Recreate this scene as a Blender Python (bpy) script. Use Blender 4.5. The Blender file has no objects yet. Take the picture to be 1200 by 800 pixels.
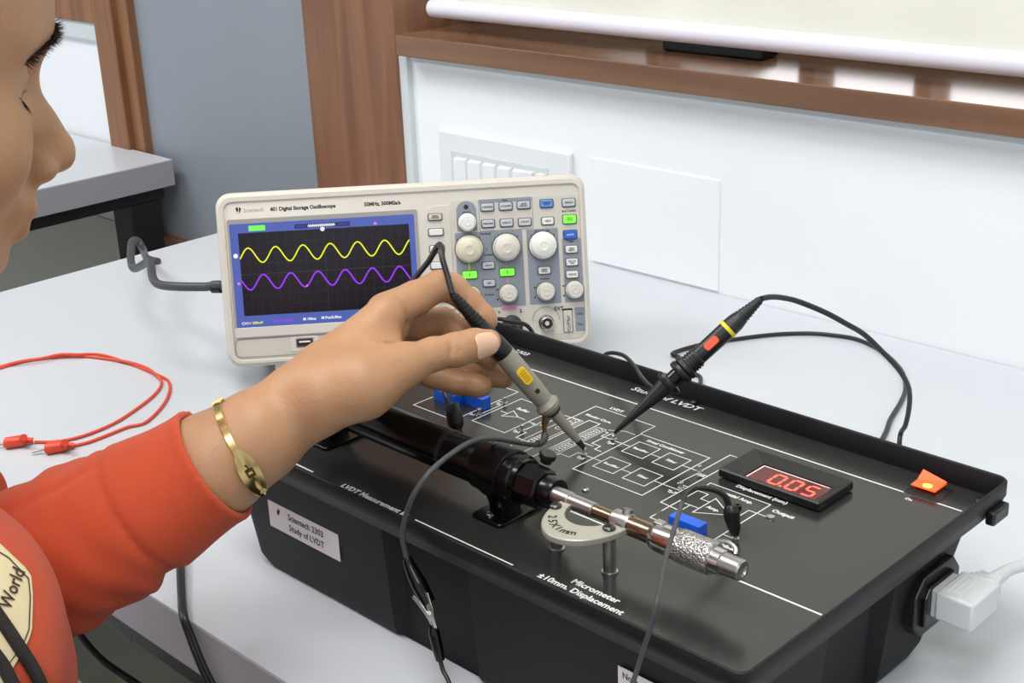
import bpy, bmesh, math, random
import numpy as np
from math import pi, sin, cos, radians
from mathutils import Matrix, Vector, Euler

# ------------------------------------------------------------------ camera, world, lights, exposure
T = 0.75                                  # height of the work table top above the floor
F_PX, PITCH, ROLL, CAMH = 1623.654, 0.364487, -0.041184, 0.473002
scene = bpy.context.scene
COL = scene.collection
cam_rot = Matrix.Rotation(pi/2-PITCH, 3, 'X') @ Matrix.Rotation(ROLL, 3, 'Z')
cd = bpy.data.cameras.new('camera'); cam = bpy.data.objects.new('camera', cd); COL.objects.link(cam)
cd.sensor_width = 36.0; cd.lens = F_PX*36.0/1200.0; cd.clip_start = 0.02; cd.clip_end = 60
CAM = Vector((0, 0, T+CAMH))
cam.matrix_world = Matrix.Translation(CAM) @ cam_rot.to_4x4()
scene.camera = cam

world = bpy.data.worlds.new('world'); scene.world = world; world.use_nodes = True
wb = world.node_tree.nodes['Background']
wb.inputs['Color'].default_value = (0.86, 0.93, 1.0, 1); wb.inputs['Strength'].default_value = 0.85

YAW = -0.791905                            # the table, the trainer and the window wall share one direction
UU = Vector((cos(YAW), sin(YAW), 0)); VV = Vector((-sin(YAW), cos(YAW), 0))
def W(u, v, z=0.0): return UU*u + VV*v + Vector((0, 0, T+z))      # table/wall frame -> world

def area(name, loc, rot, sx, sy, power, col):
    l = bpy.data.lights.new(name, 'AREA'); l.shape = 'RECTANGLE'; l.size = sx; l.size_y = sy
    l.energy = power; l.color = col
    o = bpy.data.objects.new(name, l); COL.objects.link(o); o.location = loc; o.rotation_euler = rot
    return o
area('ceiling_lamp_light', W(-0.5, 0.1, 1.93), (0, 0, YAW), 1.2, 0.6, 19, (1, 0.98, 0.95))
area('ceiling_lamp_light', W(0.6, -0.9, 1.93), (0, 0, YAW), 1.2, 0.6, 19, (1, 0.98, 0.95))
area('ceiling_lamp_light', W(-2.2, -0.3, 1.93), (0, 0, YAW), 1.2, 0.6, 26, (1, 0.98, 0.95))

area('daylight_outside', W(0.4, 2.3, 0.9), (radians(-90), 0, YAW), 4.0, 1.6, 60, (0.95, 0.98, 1.0))

vs = scene.view_settings
vs.view_transform = 'Standard'; vs.look = 'None'; vs.gamma = 1.0; vs.use_curve_mapping = False
vs.exposure = 0.02

# ------------------------------------------------------------------ helpers
random.seed(7)
rng = np.random.default_rng(3)
def lin(c):
    c = [x/255.0 for x in c]
    return tuple(x/12.92 if x <= 0.04045 else ((x+0.055)/1.055)**2.4 for x in c)
def mat(name, rgb, rough=0.5, metal=0.0, spec=0.5, emit=None, estr=0.0, noise=0.0, nscale=20, bump=0.0, bscale=200,
        sss=0.0, coat=0.0, trans=0.0, sheen=0.0, aniso=None):
    m = bpy.data.materials.new(name); m.use_nodes = True
    nt = m.node_tree; b = nt.nodes['Principled BSDF']
    c = lin(rgb)
    b.inputs['Base Color'].default_value = (*c, 1); b.inputs['Roughness'].default_value = rough
    b.inputs['Metallic'].default_value = metal; b.inputs['Specular IOR Level'].default_value = spec
    if coat: b.inputs['Coat Weight'].default_value = coat; b.inputs['Coat Roughness'].default_value = 0.08
    if trans: b.inputs['Transmission Weight'].default_value = trans
    if sheen: b.inputs['Sheen Weight'].default_value = sheen
    if sss:
        b.inputs['Subsurface Weight'].default_value = sss
        b.inputs['Subsurface Radius'].default_value = (0.010, 0.004, 0.002); b.inputs['Subsurface Scale'].default_value = 0.6
    if emit is not None:
        b.inputs['Emission Color'].default_value = (*lin(emit), 1); b.inputs['Emission Strength'].default_value = estr
    tc = nt.nodes.new('ShaderNodeTexCoord')
    if noise:
        n = nt.nodes.new('ShaderNodeTexNoise'); n.inputs['Scale'].default_value = nscale; n.inputs['Detail'].default_value = 5
        nt.links.new(tc.outputs['Object'], n.inputs['Vector'])
        mx = nt.nodes.new('ShaderNodeMix'); mx.data_type = 'RGBA'
        mx.inputs[6].default_value = (*[x*(1-noise) for x in c], 1); mx.inputs[7].default_value = (*[min(1, x*(1+noise)) for x in c], 1)
        nt.links.new(n.outputs['Fac'], mx.inputs[0]); nt.links.new(mx.outputs[2], b.inputs['Base Color'])
    if bump:
        n2 = nt.nodes.new('ShaderNodeTexNoise'); n2.inputs['Scale'].default_value = bscale; n2.inputs['Detail'].default_value = 3
        nt.links.new(tc.outputs['Object'], n2.inputs['Vector'])
        bp = nt.nodes.new('ShaderNodeBump'); bp.inputs['Strength'].default_value = bump; bp.inputs['Distance'].default_value = 0.001
        nt.links.new(n2.outputs['Fac'], bp.inputs['Height']); nt.links.new(bp.outputs['Normal'], b.inputs['Normal'])
    return m
def wood(name, c1, c2, rough=0.4, axis='Z', scale=1.0):
    m = bpy.data.materials.new(name); m.use_nodes = True; nt = m.node_tree; b = nt.nodes['Principled BSDF']
    tc = nt.nodes.new('ShaderNodeTexCoord'); mp = nt.nodes.new('ShaderNodeMapping')
    mp.inputs['Scale'].default_value = {'Z': (14, 14, 0.9), 'X': (0.9, 14, 14)}[axis]
    n = nt.nodes.new('ShaderNodeTexNoise'); n.inputs['Scale'].default_value = 2.2*scale; n.inputs['Detail'].default_value = 8
    n.inputs['Distortion'].default_value = 0.8
    r = nt.nodes.new('ShaderNodeValToRGB'); r.color_ramp.elements[0].position = 0.32; r.color_ramp.elements[1].position = 0.68
    r.color_ramp.elements[0].color = (*lin(c1), 1); r.color_ramp.elements[1].color = (*lin(c2), 1)
    nt.links.new(tc.outputs['Object'], mp.inputs['Vector']); nt.links.new(mp.outputs['Vector'], n.inputs['Vector'])
    nt.links.new(n.outputs['Fac'], r.inputs['Fac']); nt.links.new(r.outputs['Color'], b.inputs['Base Color'])
    b.inputs['Roughness'].default_value = rough
    return m

M = dict(
 wall=mat('white_wall_paint', (238, 242, 246), 0.7, noise=0.015, nscale=6, bump=0.15, bscale=60),
 ceiling=mat('ceiling_paint', (235, 235, 232), 0.9),
 dado=mat('olive_grey_dado', (215, 215, 202), 0.7, noise=0.05),
 floor=mat('floor_tile', (98, 98, 88), 0.35, noise=0.10, nscale=9),
 greydoor=mat('grey_laminate', (142, 150, 160), 0.45, noise=0.05, nscale=5),
 wood=wood('brown_wood_laminate', (112, 74, 54), (146, 102, 76), 0.42),
 woodl=wood('orange_brown_wood', (118, 78, 50), (156, 108, 74), 0.42),
 sill=wood('sill_wood', (110, 79, 60), (136, 101, 77), 0.2, 'X'),
 table=mat('white_laminate', (202, 207, 214), 0.32, noise=0.012, nscale=4),
 edge=mat('grey_edge_band', (166, 164, 172), 0.4),
 steel_black=mat('black_powder_coat', (22, 22, 24), 0.5),
 blind=mat('cream_blind', (238, 236, 222), 0.8),
 bar=mat('white_plastic_bar', (228, 226, 238), 0.35),
 dark=mat('dark_frame', (30, 24, 24), 0.4),
 whiteplas=mat('white_plastic', (228, 231, 236), 0.35),
 caulk=mat('wall_caulk', (205, 212, 214), 0.7),
 # oscilloscope
 case=mat('warm_white_plastic', (208, 203, 194), 0.42, bump=0.06, bscale=900),
 casel=mat('warm_white_plastic_light', (214, 208, 199), 0.42),
 bez=mat('grey_screen_frame', (158, 156, 156), 0.4),
 grey=mat('grey_print_area', (138, 146, 158), 0.45),
 greyl=mat('light_grey_print_area', (156, 161, 168), 0.45),
 btn=mat('pale_grey_button', (196, 200, 206), 0.35),
 btnw=mat('white_button', (228, 228, 226), 0.35),
 btng=mat('lit_green_button', (120, 220, 70), 0.4, emit=(130, 255, 70), estr=0.55),
 btnb=mat('blue_button', (40, 100, 205), 0.35),
 btnlb=mat('light_blue_button', (96, 146, 222), 0.35),
 rim_btn=mat('button_well', (92, 96, 104), 0.5),
 knob=mat('cream_knob', (214, 210, 202), 0.38),
 knobw=mat('white_knob', (232, 231, 228), 0.35),
 knoby=mat('yellowish_knob', (214, 209, 188), 0.38),
 knobs=mat('knob_skirt', (96, 98, 102), 0.45),
 ink=mat('black_ink', (34, 34, 38), 0.6),
 inkg=mat('grey_ink', (132, 128, 128), 0.6),
 pink=mat('pink_print', (206, 140, 180), 0.6), yel=mat('yellow_print', (218, 210, 60), 0.6),
 disp_blue=mat('display_blue', (10, 12, 30), 0.25, emit=(80, 100, 178), estr=0.95),
 disp_black=mat('display_black', (8, 8, 12), 0.25, emit=(20, 16, 26), estr=0.7),
 disp_grid=mat('display_grid', (8, 8, 12), 0.3, emit=(72, 70, 84), estr=0.5),
 disp_yel=mat('display_yellow', (20, 20, 5), 0.3, emit=(232, 232, 40), estr=1.15),
 disp_pur=mat('display_purple', (20, 5, 30), 0.3, emit=(150, 50, 238), estr=1.15),
 disp_white=mat('display_white', (30, 30, 30), 0.3, emit=(236, 236, 240), estr=1.1),
 disp_navy=mat('display_navy', (8, 8, 22), 0.3, emit=(40, 44, 108), estr=0.9),
 disp_green=mat('display_green', (10, 30, 10), 0.3, emit=(120, 236, 96), estr=1.1),
 disp_pink=mat('display_pink', (30, 10, 30), 0.3, emit=(222, 120, 220), estr=1.1),
 metal=mat('nickel', (196, 194, 188), 0.25, 1.0),
 darkhole=mat('dark_recess', (20, 20, 22), 0.7),
 # trainer
 kit=mat('black_abs_plastic', (11, 12, 17), 0.6, spec=0.3, bump=0.12, bscale=700),
 kitrim=mat('black_rim_plastic', (14, 15, 19), 0.5, spec=0.35, bump=0.05, bscale=700),
 panel=mat('black_anodised_panel', (42, 42, 42), 0.22, spec=0.62, bump=0.02, bscale=900),
 legend=mat('white_legend_print', (222, 224, 222), 0.5),
 gloss=mat('gloss_black_tube', (6, 6, 8), 0.22, spec=0.42),
 screwm=mat('dark_steel_screw', (84, 84, 86), 0.3, 1.0),
 black=mat('matt_black_plastic', (20, 20, 22), 0.38),
 chrome=mat('satin_chrome', (206, 204, 202), 0.2, 1.0),
 chromed=mat('brushed_chrome', (178, 176, 176), 0.33, 1.0),
 brass=mat('brownish_steel', (150, 132, 112), 0.25, 1.0),
 framem=mat('beige_painted_frame', (176, 174, 162), 0.35, 0.35),
 blue=mat('blue_plastic', (20, 92, 214), 0.35),
 red_led=mat('lit_red_segments', (60, 5, 5), 0.3, emit=(255, 74, 56), estr=4.5),
 red_dark=mat('dark_red_filter', (52, 8, 12), 0.12, spec=0.6, emit=(150, 6, 16), estr=0.28),
 orange_lens=mat('lit_orange_rocker', (230, 84, 30), 0.2, emit=(255, 84, 20), estr=0.75),
 orange_glow=mat('neon_lamp', (255, 190, 90), 0.3, emit=(255, 190, 70), estr=3.0),
 label=mat('white_paper_label', (214, 211, 212), 0.55),
 greyplug=mat('white_grey_pvc', (205, 208, 211), 0.42),
 # probes and leads
 probe_grey=mat('grey_probe_body', (142, 137, 124), 0.42, bump=0.05, bscale=900),
 probe_black=mat('black_probe_rubber', (26, 26, 28), 0.42),
 cable=mat('black_cable', (30, 30, 32), 0.42), cableg=mat('dark_grey_cable', (66, 67, 70), 0.45),
 yellow=mat('yellow_slider', (238, 194, 24), 0.4), yring=mat('yellow_ring', (226, 214, 36), 0.4),
 oring=mat('orange_red_slider', (226, 84, 44), 0.4),
 bronze=mat('bronze_clip', (168, 132, 96), 0.3, 0.9),
 redlead=mat('red_orange_pvc', (222, 74, 48), 0.42),
 gold=mat('gold', (214, 184, 124), 0.22, 1.0), goldd=mat('engraved_gold', (92, 66, 20), 0.4, 0.7),
 # person
 skin=mat('skin', (178, 134, 99), 0.48, noise=0.10, nscale=38, bump=0.35, bscale=420, sss=0.12),
 nail=mat('nail', (222, 178, 152), 0.25, sss=0.1),
 lip=mat('lip', (176, 118, 100), 0.45),
 hair=mat('black_hair', (34, 27, 25), 0.45),
 hoodie=mat('orange_sweatshirt_fleece', (196, 76, 42), 0.9, noise=0.05, nscale=120, bump=0.3, bscale=1500, sheen=0.1),
 printc=mat('cream_print', (226, 210, 170), 0.7), string=mat('black_drawstring', (40, 34, 34), 0.85, bump=0.5, bscale=900),
 printink=mat('dark_brown_print', (58, 44, 40), 0.7),
 jeans=mat('dark_trousers', (38, 44, 60), 0.9), shoe=mat('dark_shoe', (30, 30, 32), 0.6),
)
lampm = mat('lamp_diffuser', (250, 250, 250), 0.5, emit=(255, 250, 242), estr=3.0)

class MB:
    """collects shapes, builds ONE mesh object"""
    def __init__(s): s.v = []; s.f = []
    def add(s, vs_, fs_, mtx=None):
        n = len(s.v)
        if mtx is not None: vs_ = [tuple(mtx @ Vector(p)) for p in vs_]
        s.v += [tuple(p) for p in vs_]; s.f += [tuple(i+n for i in f) for f in fs_]
        return s
    def box(s, c, size, rz=0, mtx=None, taper=1.0):
        x, y, z = [d/2 for d in size]; R_ = Matrix.Rotation(rz, 3, 'Z'); vs_ = []
        for sz_, k in ((-1, 1), (1, taper)):
            for sx, sy in ((-1, -1), (1, -1), (1, 1), (-1, 1)):
                p = R_ @ Vector((sx*x*k, sy*y*k, sz_*z)); vs_.append((p.x+c[0], p.y+c[1], p.z+c[2]))
        return s.add(vs_, [(3, 2, 1, 0), (4, 5, 6, 7), (0, 1, 5, 4), (1, 2, 6, 5), (2, 3, 7, 6), (3, 0, 4, 7)], mtx)
    def lathe(s, p0, axis, prof, n=24, knurl=0.0, caps=True):
        """prof: [(distance along axis, radius)]"""
        a = Vector(axis).normalized(); p0 = Vector(p0)
        e = a.orthogonal().normalized(); g = a.cross(e); vs_ = []
        for j, (t, r) in enumerate(prof):
            for i in range(n):
                an = 2*pi*i/n; rr = r*(1+(knurl if (i+j) % 2 else -knurl))
                vs_.append(p0+a*t+(e*cos(an)+g*sin(an))*rr)
        fs_ = []
        for j in range(len(prof)-1):
            for i in range(n):
                k = (i+1) % n; fs_.append((j*n+i, j*n+k, (j+1)*n+k, (j+1)*n+i))
        if caps:
            fs_.append(tuple(range(n))[::-1]); fs_.append(tuple(range((len(prof)-1)*n, len(prof)*n)))
        return s.add(vs_, fs_)
    def cyl(s, p0, p1, r0, r1=None, n=20):
        d = Vector(p1)-Vector(p0); return s.lathe(p0, d, [(0, r0), (d.length, r0 if r1 is None else r1)], n)
    def tube(s, path, r, n=10, smooth=True, sub=8, radii=None):
        P = [Vector(p) for p in path]
        if smooth and len(P) > 2:
            Q = []; R2 = []
            for i in range(len(P)-1):
                a, b, c, d = P[max(i-1, 0)], P[i], P[i+1], P[min(i+2, len(P)-1)]
                for k in range(sub):
                    t = k/sub
                    Q.append(0.5*((2*b)+(c-a)*t+(2*a-5*b+4*c-d)*t*t+(3*b-a-3*c+d)*t**3))
                    if radii: R2.append(radii[i]*(1-t)+radii[i+1]*t)
            Q.append(P[-1])
            if radii: R2.append(radii[-1]); radii = R2
            P = Q
        vs_ = []; e = None
        for i, p in enumerate(P):
            d = (P[min(i+1, len(P)-1)]-P[max(i-1, 0)]).normalized()
            e = d.orthogonal().normalized() if e is None else (e-d*e.dot(d)).normalized()
            g = d.cross(e); rr = radii[i] if radii else r
            for k in range(n):
                an = 2*pi*k/n; vs_.append(p+(e*cos(an)+g*sin(an))*rr)
        fs_ = [(j*n+i, j*n+(i+1) % n, (j+1)*n+(i+1) % n, (j+1)*n+i) for j in range(len(P)-1) for i in range(n)]
        fs_ += [tuple(range(n))[::-1], tuple(range((len(P)-1)*n, len(P)*n))]
        return s.add(vs_, fs_)
    def prism(s, outline, z0, z1, mtx=None, inset=0.0):
        n = len(outline); cx = sum(p[0] for p in outline)/n; cy = sum(p[1] for p in outline)/n
        top = []
        for x, y in outline:
            d = math.hypot(x-cx, y-cy) or 1; k = max(0, (d-inset)/d); top.append((cx+(x-cx)*k, cy+(y-cy)*k, z1))
        vs_ = [(x, y, z0) for x, y in outline]+top
        fs_ = [tuple(range(n))[::-1], tuple(range(n, 2*n))]+[(i, (i+1) % n, n+(i+1) % n, n+i) for i in range(n)]
        return s.add(vs_, fs_, mtx)
    def loft(s, rings, closed=False, caps=True):
        n = len(rings[0]); vs_ = [p for r in rings for p in r]; m = len(rings); fs_ = []
        for j in range(m if closed else m-1):
            k = (j+1) % m
            for i in range(n):
                i2 = (i+1) % n; fs_.append((j*n+i, j*n+i2, k*n+i2, k*n+i))
        if caps and not closed: fs_ += [tuple(range(n))[::-1], tuple(range((m-1)*n, m*n))]
        return s.add(vs_, fs_)
    def line(s, pts, w, z0, z1, mtx=None, closed=False):
        """flat printed ribbon through 2D points with mitred corners"""
        P = [Vector(p) for p in pts]; n = len(P); L = []; R_ = []
        for i in range(n):
            a = P[i-1] if (i > 0 or closed) else None; c = P[(i+1) % n] if (i < n-1 or closed) else None
            d1 = (P[i]-a).normalized() if a is not None else None; d2 = (c-P[i]).normalized() if c is not None else None
            if d1 is None: d1 = d2
            if d2 is None: d2 = d1
            t = d1+d2
            t = t.normalized() if t.length > 1e-6 else d1
            nn = Vector((-t.y, t.x)); k = 1/max(0.35, abs(nn.dot(Vector((-d1.y, d1.x)))))
            L.append(P[i]+nn*w/2*k); R_.append(P[i]-nn*w/2*k)
        vs_ = [(p.x, p.y, z1) for p in L]+[(p.x, p.y, z1) for p in R_]
        fs_ = [(n+i, n+(i+1) % n, (i+1) % n, i) for i in range(n if closed else n-1)]
        return s.add(vs_, fs_, mtx)
    def text(s, body, size, mtx, bold=0.0, align='LEFT', shear=0.0, sx=1.0):
        cu = bpy.data.curves.new('t', 'FONT'); cu.body = body; cu.size = size; cu.align_x = align; cu.align_y = 'CENTER'
        cu.offset = bold*size; cu.shear = shear; cu.resolution_u = 2
        o = bpy.data.objects.new('t', cu); COL.objects.link(o)
        me = bpy.data.meshes.new_from_object(o, depsgraph=bpy.context.evaluated_depsgraph_get())
        vs_ = [(v.co.x*sx, v.co.y, 0) for v in me.vertices]; fs_ = [tuple(p.vertices) for p in me.polygons]
        bpy.data.objects.remove(o); bpy.data.curves.remove(cu); bpy.data.meshes.remove(me)
        return s.add(vs_, fs_, mtx)
    def build(s, name, material, parent=None, smooth=True, bevel=0.0, ang=35, seg=2, kind=None, label=None):
        me = bpy.data.meshes.new(name); me.from_pydata(s.v, [], s.f); me.validate(); me.update()
        if smooth:
            me.shade_smooth()
            try: me.set_sharp_from_angle(angle=radians(ang))
            except Exception: pass
        me.materials.append(M[material] if isinstance(material, str) else material)
        o = bpy.data.objects.new(name, me); COL.objects.link(o)
        if parent is not None: o.parent = parent
        if bevel:
            b = o.modifiers.new('bevel', 'BEVEL'); b.width = bevel; b.segments = seg; b.limit_method = 'ANGLE'
            b.angle_limit = radians(35); b.harden_normals = False
        if kind: o['kind'] = kind
        if label: o['label'] = label
        return o
def empty(name, mtx, label=None, cat=None, group=None, kind=None):
    o = bpy.data.objects.new(name, None); COL.objects.link(o); o.matrix_world = mtx; o.empty_display_size = 0.02
    return tag(o, label, cat, group, kind)
def tag(o, label=None, cat=None, group=None, kind=None):
    if label: o['label'] = label
    if cat: o['category'] = cat
    if group: o['group'] = group
    if kind: o['kind'] = kind
    return o
def structure(o): o['kind'] = 'structure'; return o
def TR(p, rz=0): return Matrix.Translation(Vector(p)) @ Matrix.Rotation(rz, 4, 'Z')
def rrect(x0, y0, x1, y1, r, n=5):
    out = []
    for cx, cy, a0 in ((x1-r, y1-r, 0), (x0+r, y1-r, 90), (x0+r, y0+r, 180), (x1-r, y0+r, 270)):
        for k in range(n+1):
            a = radians(a0+90*k/n); out.append((cx+r*cos(a), cy+r*sin(a)))
    return out
# measuring rays from the photograph's viewpoint
def ray(x, y): return cam_rot @ Vector(((x-600)/F_PX, -(y-400)/F_PX, -1))
def P(x, y, d): return CAM+ray(x, y)*d                       # point at forward distance d
def PZ(x, y, z): r = ray(x, y); return CAM+r*((T+z-CAM.z)/r.z)   # point at height z above the table top

# room frame: matrices whose local x runs along the wall, local y into it
ROOM = Matrix.Translation(Vector((0, 0, T))) @ Matrix.Rotation(YAW, 4, 'Z')
def rbox(mb, u0, u1, v0, v1, z0, z1): return mb.box(((u0+u1)/2, (v0+v1)/2, (z0+z1)/2), (u1-u0, v1-v0, z1-z0))
def room_obj(name, material, boxes, bevel=0.0, parent=None, smooth=False):
    mb = MB()
    for b in boxes: rbox(mb, *b)
    o = mb.build(name, material, parent, smooth=smooth, bevel=bevel)
    if parent is None: o.matrix_world = ROOM
    return o
WV = 1.105
#SECTION room
# ------------------------------------------------------------------ the setting
FL = -T
structure(room_obj('floor', 'floor', [(-5, 3.5, -3.5, 2.6, FL-0.05, FL)]))
structure(room_obj('ceiling', 'ceiling', [(-5, 3.5, -3.5, 2.6, 2.0, 2.05)]))
# white wall below the window on the right, and below the far window on the left
structure(room_obj('wall_right', 'wall', [(-1.287, 3.0, WV, WV+0.16, FL, 0.206), (-1.287, 3.0, WV+0.02, WV+0.16, 1.35, 2.0)]))
structure(room_obj('wall_left', 'wall', [(-4.2, -2.0, WV, WV+0.16, -0.135, 0.165), (-4.2, -2.0, WV, WV+0.16, 1.35, 2.0)]))
structure(room_obj('wall_far', 'wall', [(-4.3, -4.2, -3.0, WV+0.16, FL, 2.0)]))
structure(room_obj('baseboard_left', 'dado', [(-4.2, -1.93, WV-0.004, WV+0.16, FL, -0.135)]))
d1 = structure(room_obj('door_1', 'greydoor', [(-1.915, -1.466, WV+0.012, WV+0.05, FL, 1.4)]))
structure(room_obj('trim_1', 'wood', [(-1.466, -1.286, WV-0.012, WV+0.16, FL, 2.0)], bevel=0.002))
structure(room_obj('trim_2', 'woodl', [(-2.002, -1.945, WV-0.012, WV+0.16, FL, 2.0), (-1.945, -1.915, WV-0.002, WV+0.16, FL, 2.0)], bevel=0.002))
structure(room_obj('trim_3', 'wood', [(-1.915, -1.466, WV-0.004, WV+0.05, -0.17, -0.135), (-1.915, -1.466, WV, WV+0.05, 1.4, 2.0)]))
# sills
s1 = room_obj('trim_4', 'sill', [(-1.27, 2.4, WV-0.025, WV+0.16, 0.208, 0.232)], bevel=0.0015); structure(s1)
structure(room_obj('trim_5', 'woodl', [(-4.2, -2.002, WV-0.012, WV+0.16, 0.192, 0.232)], bevel=0.0015))
structure(room_obj('trim_6', 'caulk', [(-1.286, 2.4, WV-0.002, WV+0.01, 0.198, 0.208), (-1.297, -1.272, WV-0.008, WV+0.02, FL, 0.2285)]))
structure(room_obj('trim_7', 'caulk', [(-4.2, -2.002, WV-0.008, WV+0.02, 0.165, 0.192)]))
# windows: frames, mullions, panes (behind the blinds)
glass = bpy.data.materials.new('window_glass'); glass.use_nodes = True
gn = glass.node_tree; gt = gn.nodes.new('ShaderNodeBsdfTransparent'); gg = gn.nodes.new('ShaderNodeBsdfGlossy'); gg.inputs['Roughness'].default_value = 0.02
gx = gn.nodes.new('ShaderNodeMixShader'); gf = gn.nodes.new('ShaderNodeFresnel'); gn.links.new(gf.outputs[0], gx.inputs[0])
gn.links.new(gt.outputs[0], gx.inputs[1]); gn.links.new(gg.outputs[0], gx.inputs[2]); gn.links.new(gx.outputs[0], gn.nodes['Material Output'].inputs[0])
w1 = room_obj('window_1', 'dark', [(-1.286, 3.0, WV+0.115, WV+0.15, 0.232, 0.252), (-1.286, 3.0, WV+0.115, WV+0.15, 1.3, 1.35)]); structure(w1)
for u in (-1.275, -0.985, -0.785, -0.655, -0.527, -0.1, 0.4, 0.9, 1.4):
    rbox(MB(), u-0.009, u+0.009, WV+0.105, WV+0.145, 0.25, 1.3).build('mullion', 'dark', w1, smooth=False)
rbox(MB(), -1.28, 3.0, WV+0.128, WV+0.132, 0.25, 1.3).build('pane', glass, w1, smooth=False)
w2 = room_obj('window_2', 'woodl', [(-4.2, -2.002, WV+0.10, WV+0.14, 0.232, 0.262), (-4.2, -2.002, WV+0.10, WV+0.14, 1.3, 1.35)]); structure(w2)
rbox(MB(), -4.2, -2.002, WV+0.118, WV+0.122, 0.262, 1.3).build('pane', glass, w2, smooth=False)

# roller blind
bl = empty('roller_blind', ROOM @ TR((-0.2, WV+0.025, 0.25)), 'cream roller blind with a white bottom bar hanging above the brown window sill', 'blind')
mbn = MB(); nU = 60
rows = []
for k in range(nU+1):
    u = -1.045+k*(2.1+1.045)/nU
    rows.append(u)
vs_ = []; fs_ = []
for k, u in enumerate(rows):
    y = 0.0012*sin(k*0.9)
    vs_ += [(u, y-0.0006, 0.008), (u, y-0.0006, 1.14), (u, y+0.0006, 1.14), (u, y+0.0006, 0.008)]
for k in range(nU):
    a, b = k*4, k*4+4; fs_ += [(a+i, b+i, b+(i+1) % 4, a+(i+1) % 4) for i in range(4)]
mbn.add(vs_, fs_)
bm_ = bpy.data.materials.new('blind_fabric'); bm_.use_nodes = True; nt = bm_.node_tree
pb = nt.nodes['Principled BSDF']; pb.inputs['Base Color'].default_value = (*lin((244, 244, 238)), 1); pb.inputs['Roughness'].default_value = 0.8
tl = nt.nodes.new('ShaderNodeBsdfTranslucent'); tl.inputs['Color'].default_value = (*lin((250, 249, 240)), 1)
ms = nt.nodes.new('ShaderNodeMixShader'); ms.inputs[0].default_value = 0.5
nt.links.new(pb.outputs[0], ms.inputs[1]); nt.links.new(tl.outputs[0], ms.inputs[2]); nt.links.new(ms.outputs[0], nt.nodes['Material Output'].inputs[0])
mbn.build('blind_fabric', bm_, bl)
MB().lathe((-1.058, -0.002, 0.009), (1, 0, 0), [(0, 0.006), (0.004, 0.0105), (3.15, 0.0105), (3.154, 0.006)], 20).build('bottom_bar', 'bar', bl)
MB().lathe((-1.058, 0, 1.15), (1, 0, 0), [(0, 0.02), (3.154, 0.02)], 20).build('roller_tube', 'bar', bl)

# small black thing lying on the sill under the blind
ob = MB().box((0, 0, 0), (0.125, 0.03, 0.012)).box((0.04, -0.008, 0.004), (0.03, 0.012, 0.008)).build('window_latch', 'black', bevel=0.002)
ob.matrix_world = ROOM @ TR((-0.865, WV+0.066, 0.2386)); tag(ob, 'black bar shaped latch lying on the brown sill under the blind', 'latch')

# switch board on the wall, partly behind the oscilloscope
sb = empty('switch_board', ROOM @ TR((-1.20, WV, 0)), 'white wall switch board with a row of louvre like switches behind the oscilloscope', 'switch')
MB().box((0.083, -0.004, 0.0625), (0.212, 0.008, 0.118)).build('cover_plate', 'whiteplas', sb, bevel=0.002)
MB().box((0.078, -0.0085, 0.053), (0.158, 0.002, 0.094)).build('switch_frame', 'caulk', sb, bevel=0.0006)
for k in range(5):
    a = k*0.0245
    m_ = MB().add([(0.008+a, -0.0095, 0.003), (0.028+a, -0.0095, 0.003), (0.028+a, -0.0095, 0.094), (0.008+a, -0.0095, 0.094),
                   (0.010+a, -0.0175, 0.003), (0.026+a, -0.0135, 0.003), (0.026+a, -0.0125, 0.092), (0.010+a, -0.0165, 0.092)],
                  [(3, 2, 1, 0), (4, 5, 6, 7), (0, 1, 5, 4), (1, 2, 6, 5), (2, 3, 7, 6), (3, 0, 4, 7)])
    m_.build('switch_rocker', 'whiteplas', sb, smooth=False, bevel=0.0006)
for k in range(2):
    MB().box((0.135+k*0.016-0.002, -0.012, 0.09), (0.012, 0.008, 0.008)).build('indicator', 'whiteplas', sb, bevel=0.0006)
cp = room_obj('cover_plate', 'wall', [(-0.985, -0.812, WV-0.0018, WV+0.001, 0.002, 0.1205)], bevel=0.0012)
tag(cp, 'painted over blank cover plate on the white wall right of the oscilloscope', 'cover plate')

# ceiling lamps
for i, (u, v) in enumerate(((-0.5, 0.1), (0.6, -0.9), (-2.2, -0.3))):
    L = empty('ceiling_lamp', ROOM @ TR((u, v, 1.955)), 'square edged white ceiling lamp panel, %s' % ('above the work table', 'above the space before the table', 'towards the far wall')[i], 'lamp', 'ceiling lamps')
    MB().box((0, 0, 0.024), (1.26, 0.66, 0.04)).build('lamp_housing', 'whiteplas', L, smooth=False)
    MB().box((0, 0, 0), (1.2, 0.6, 0.008)).build('lamp_diffuser', lampm, L, smooth=False)

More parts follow.
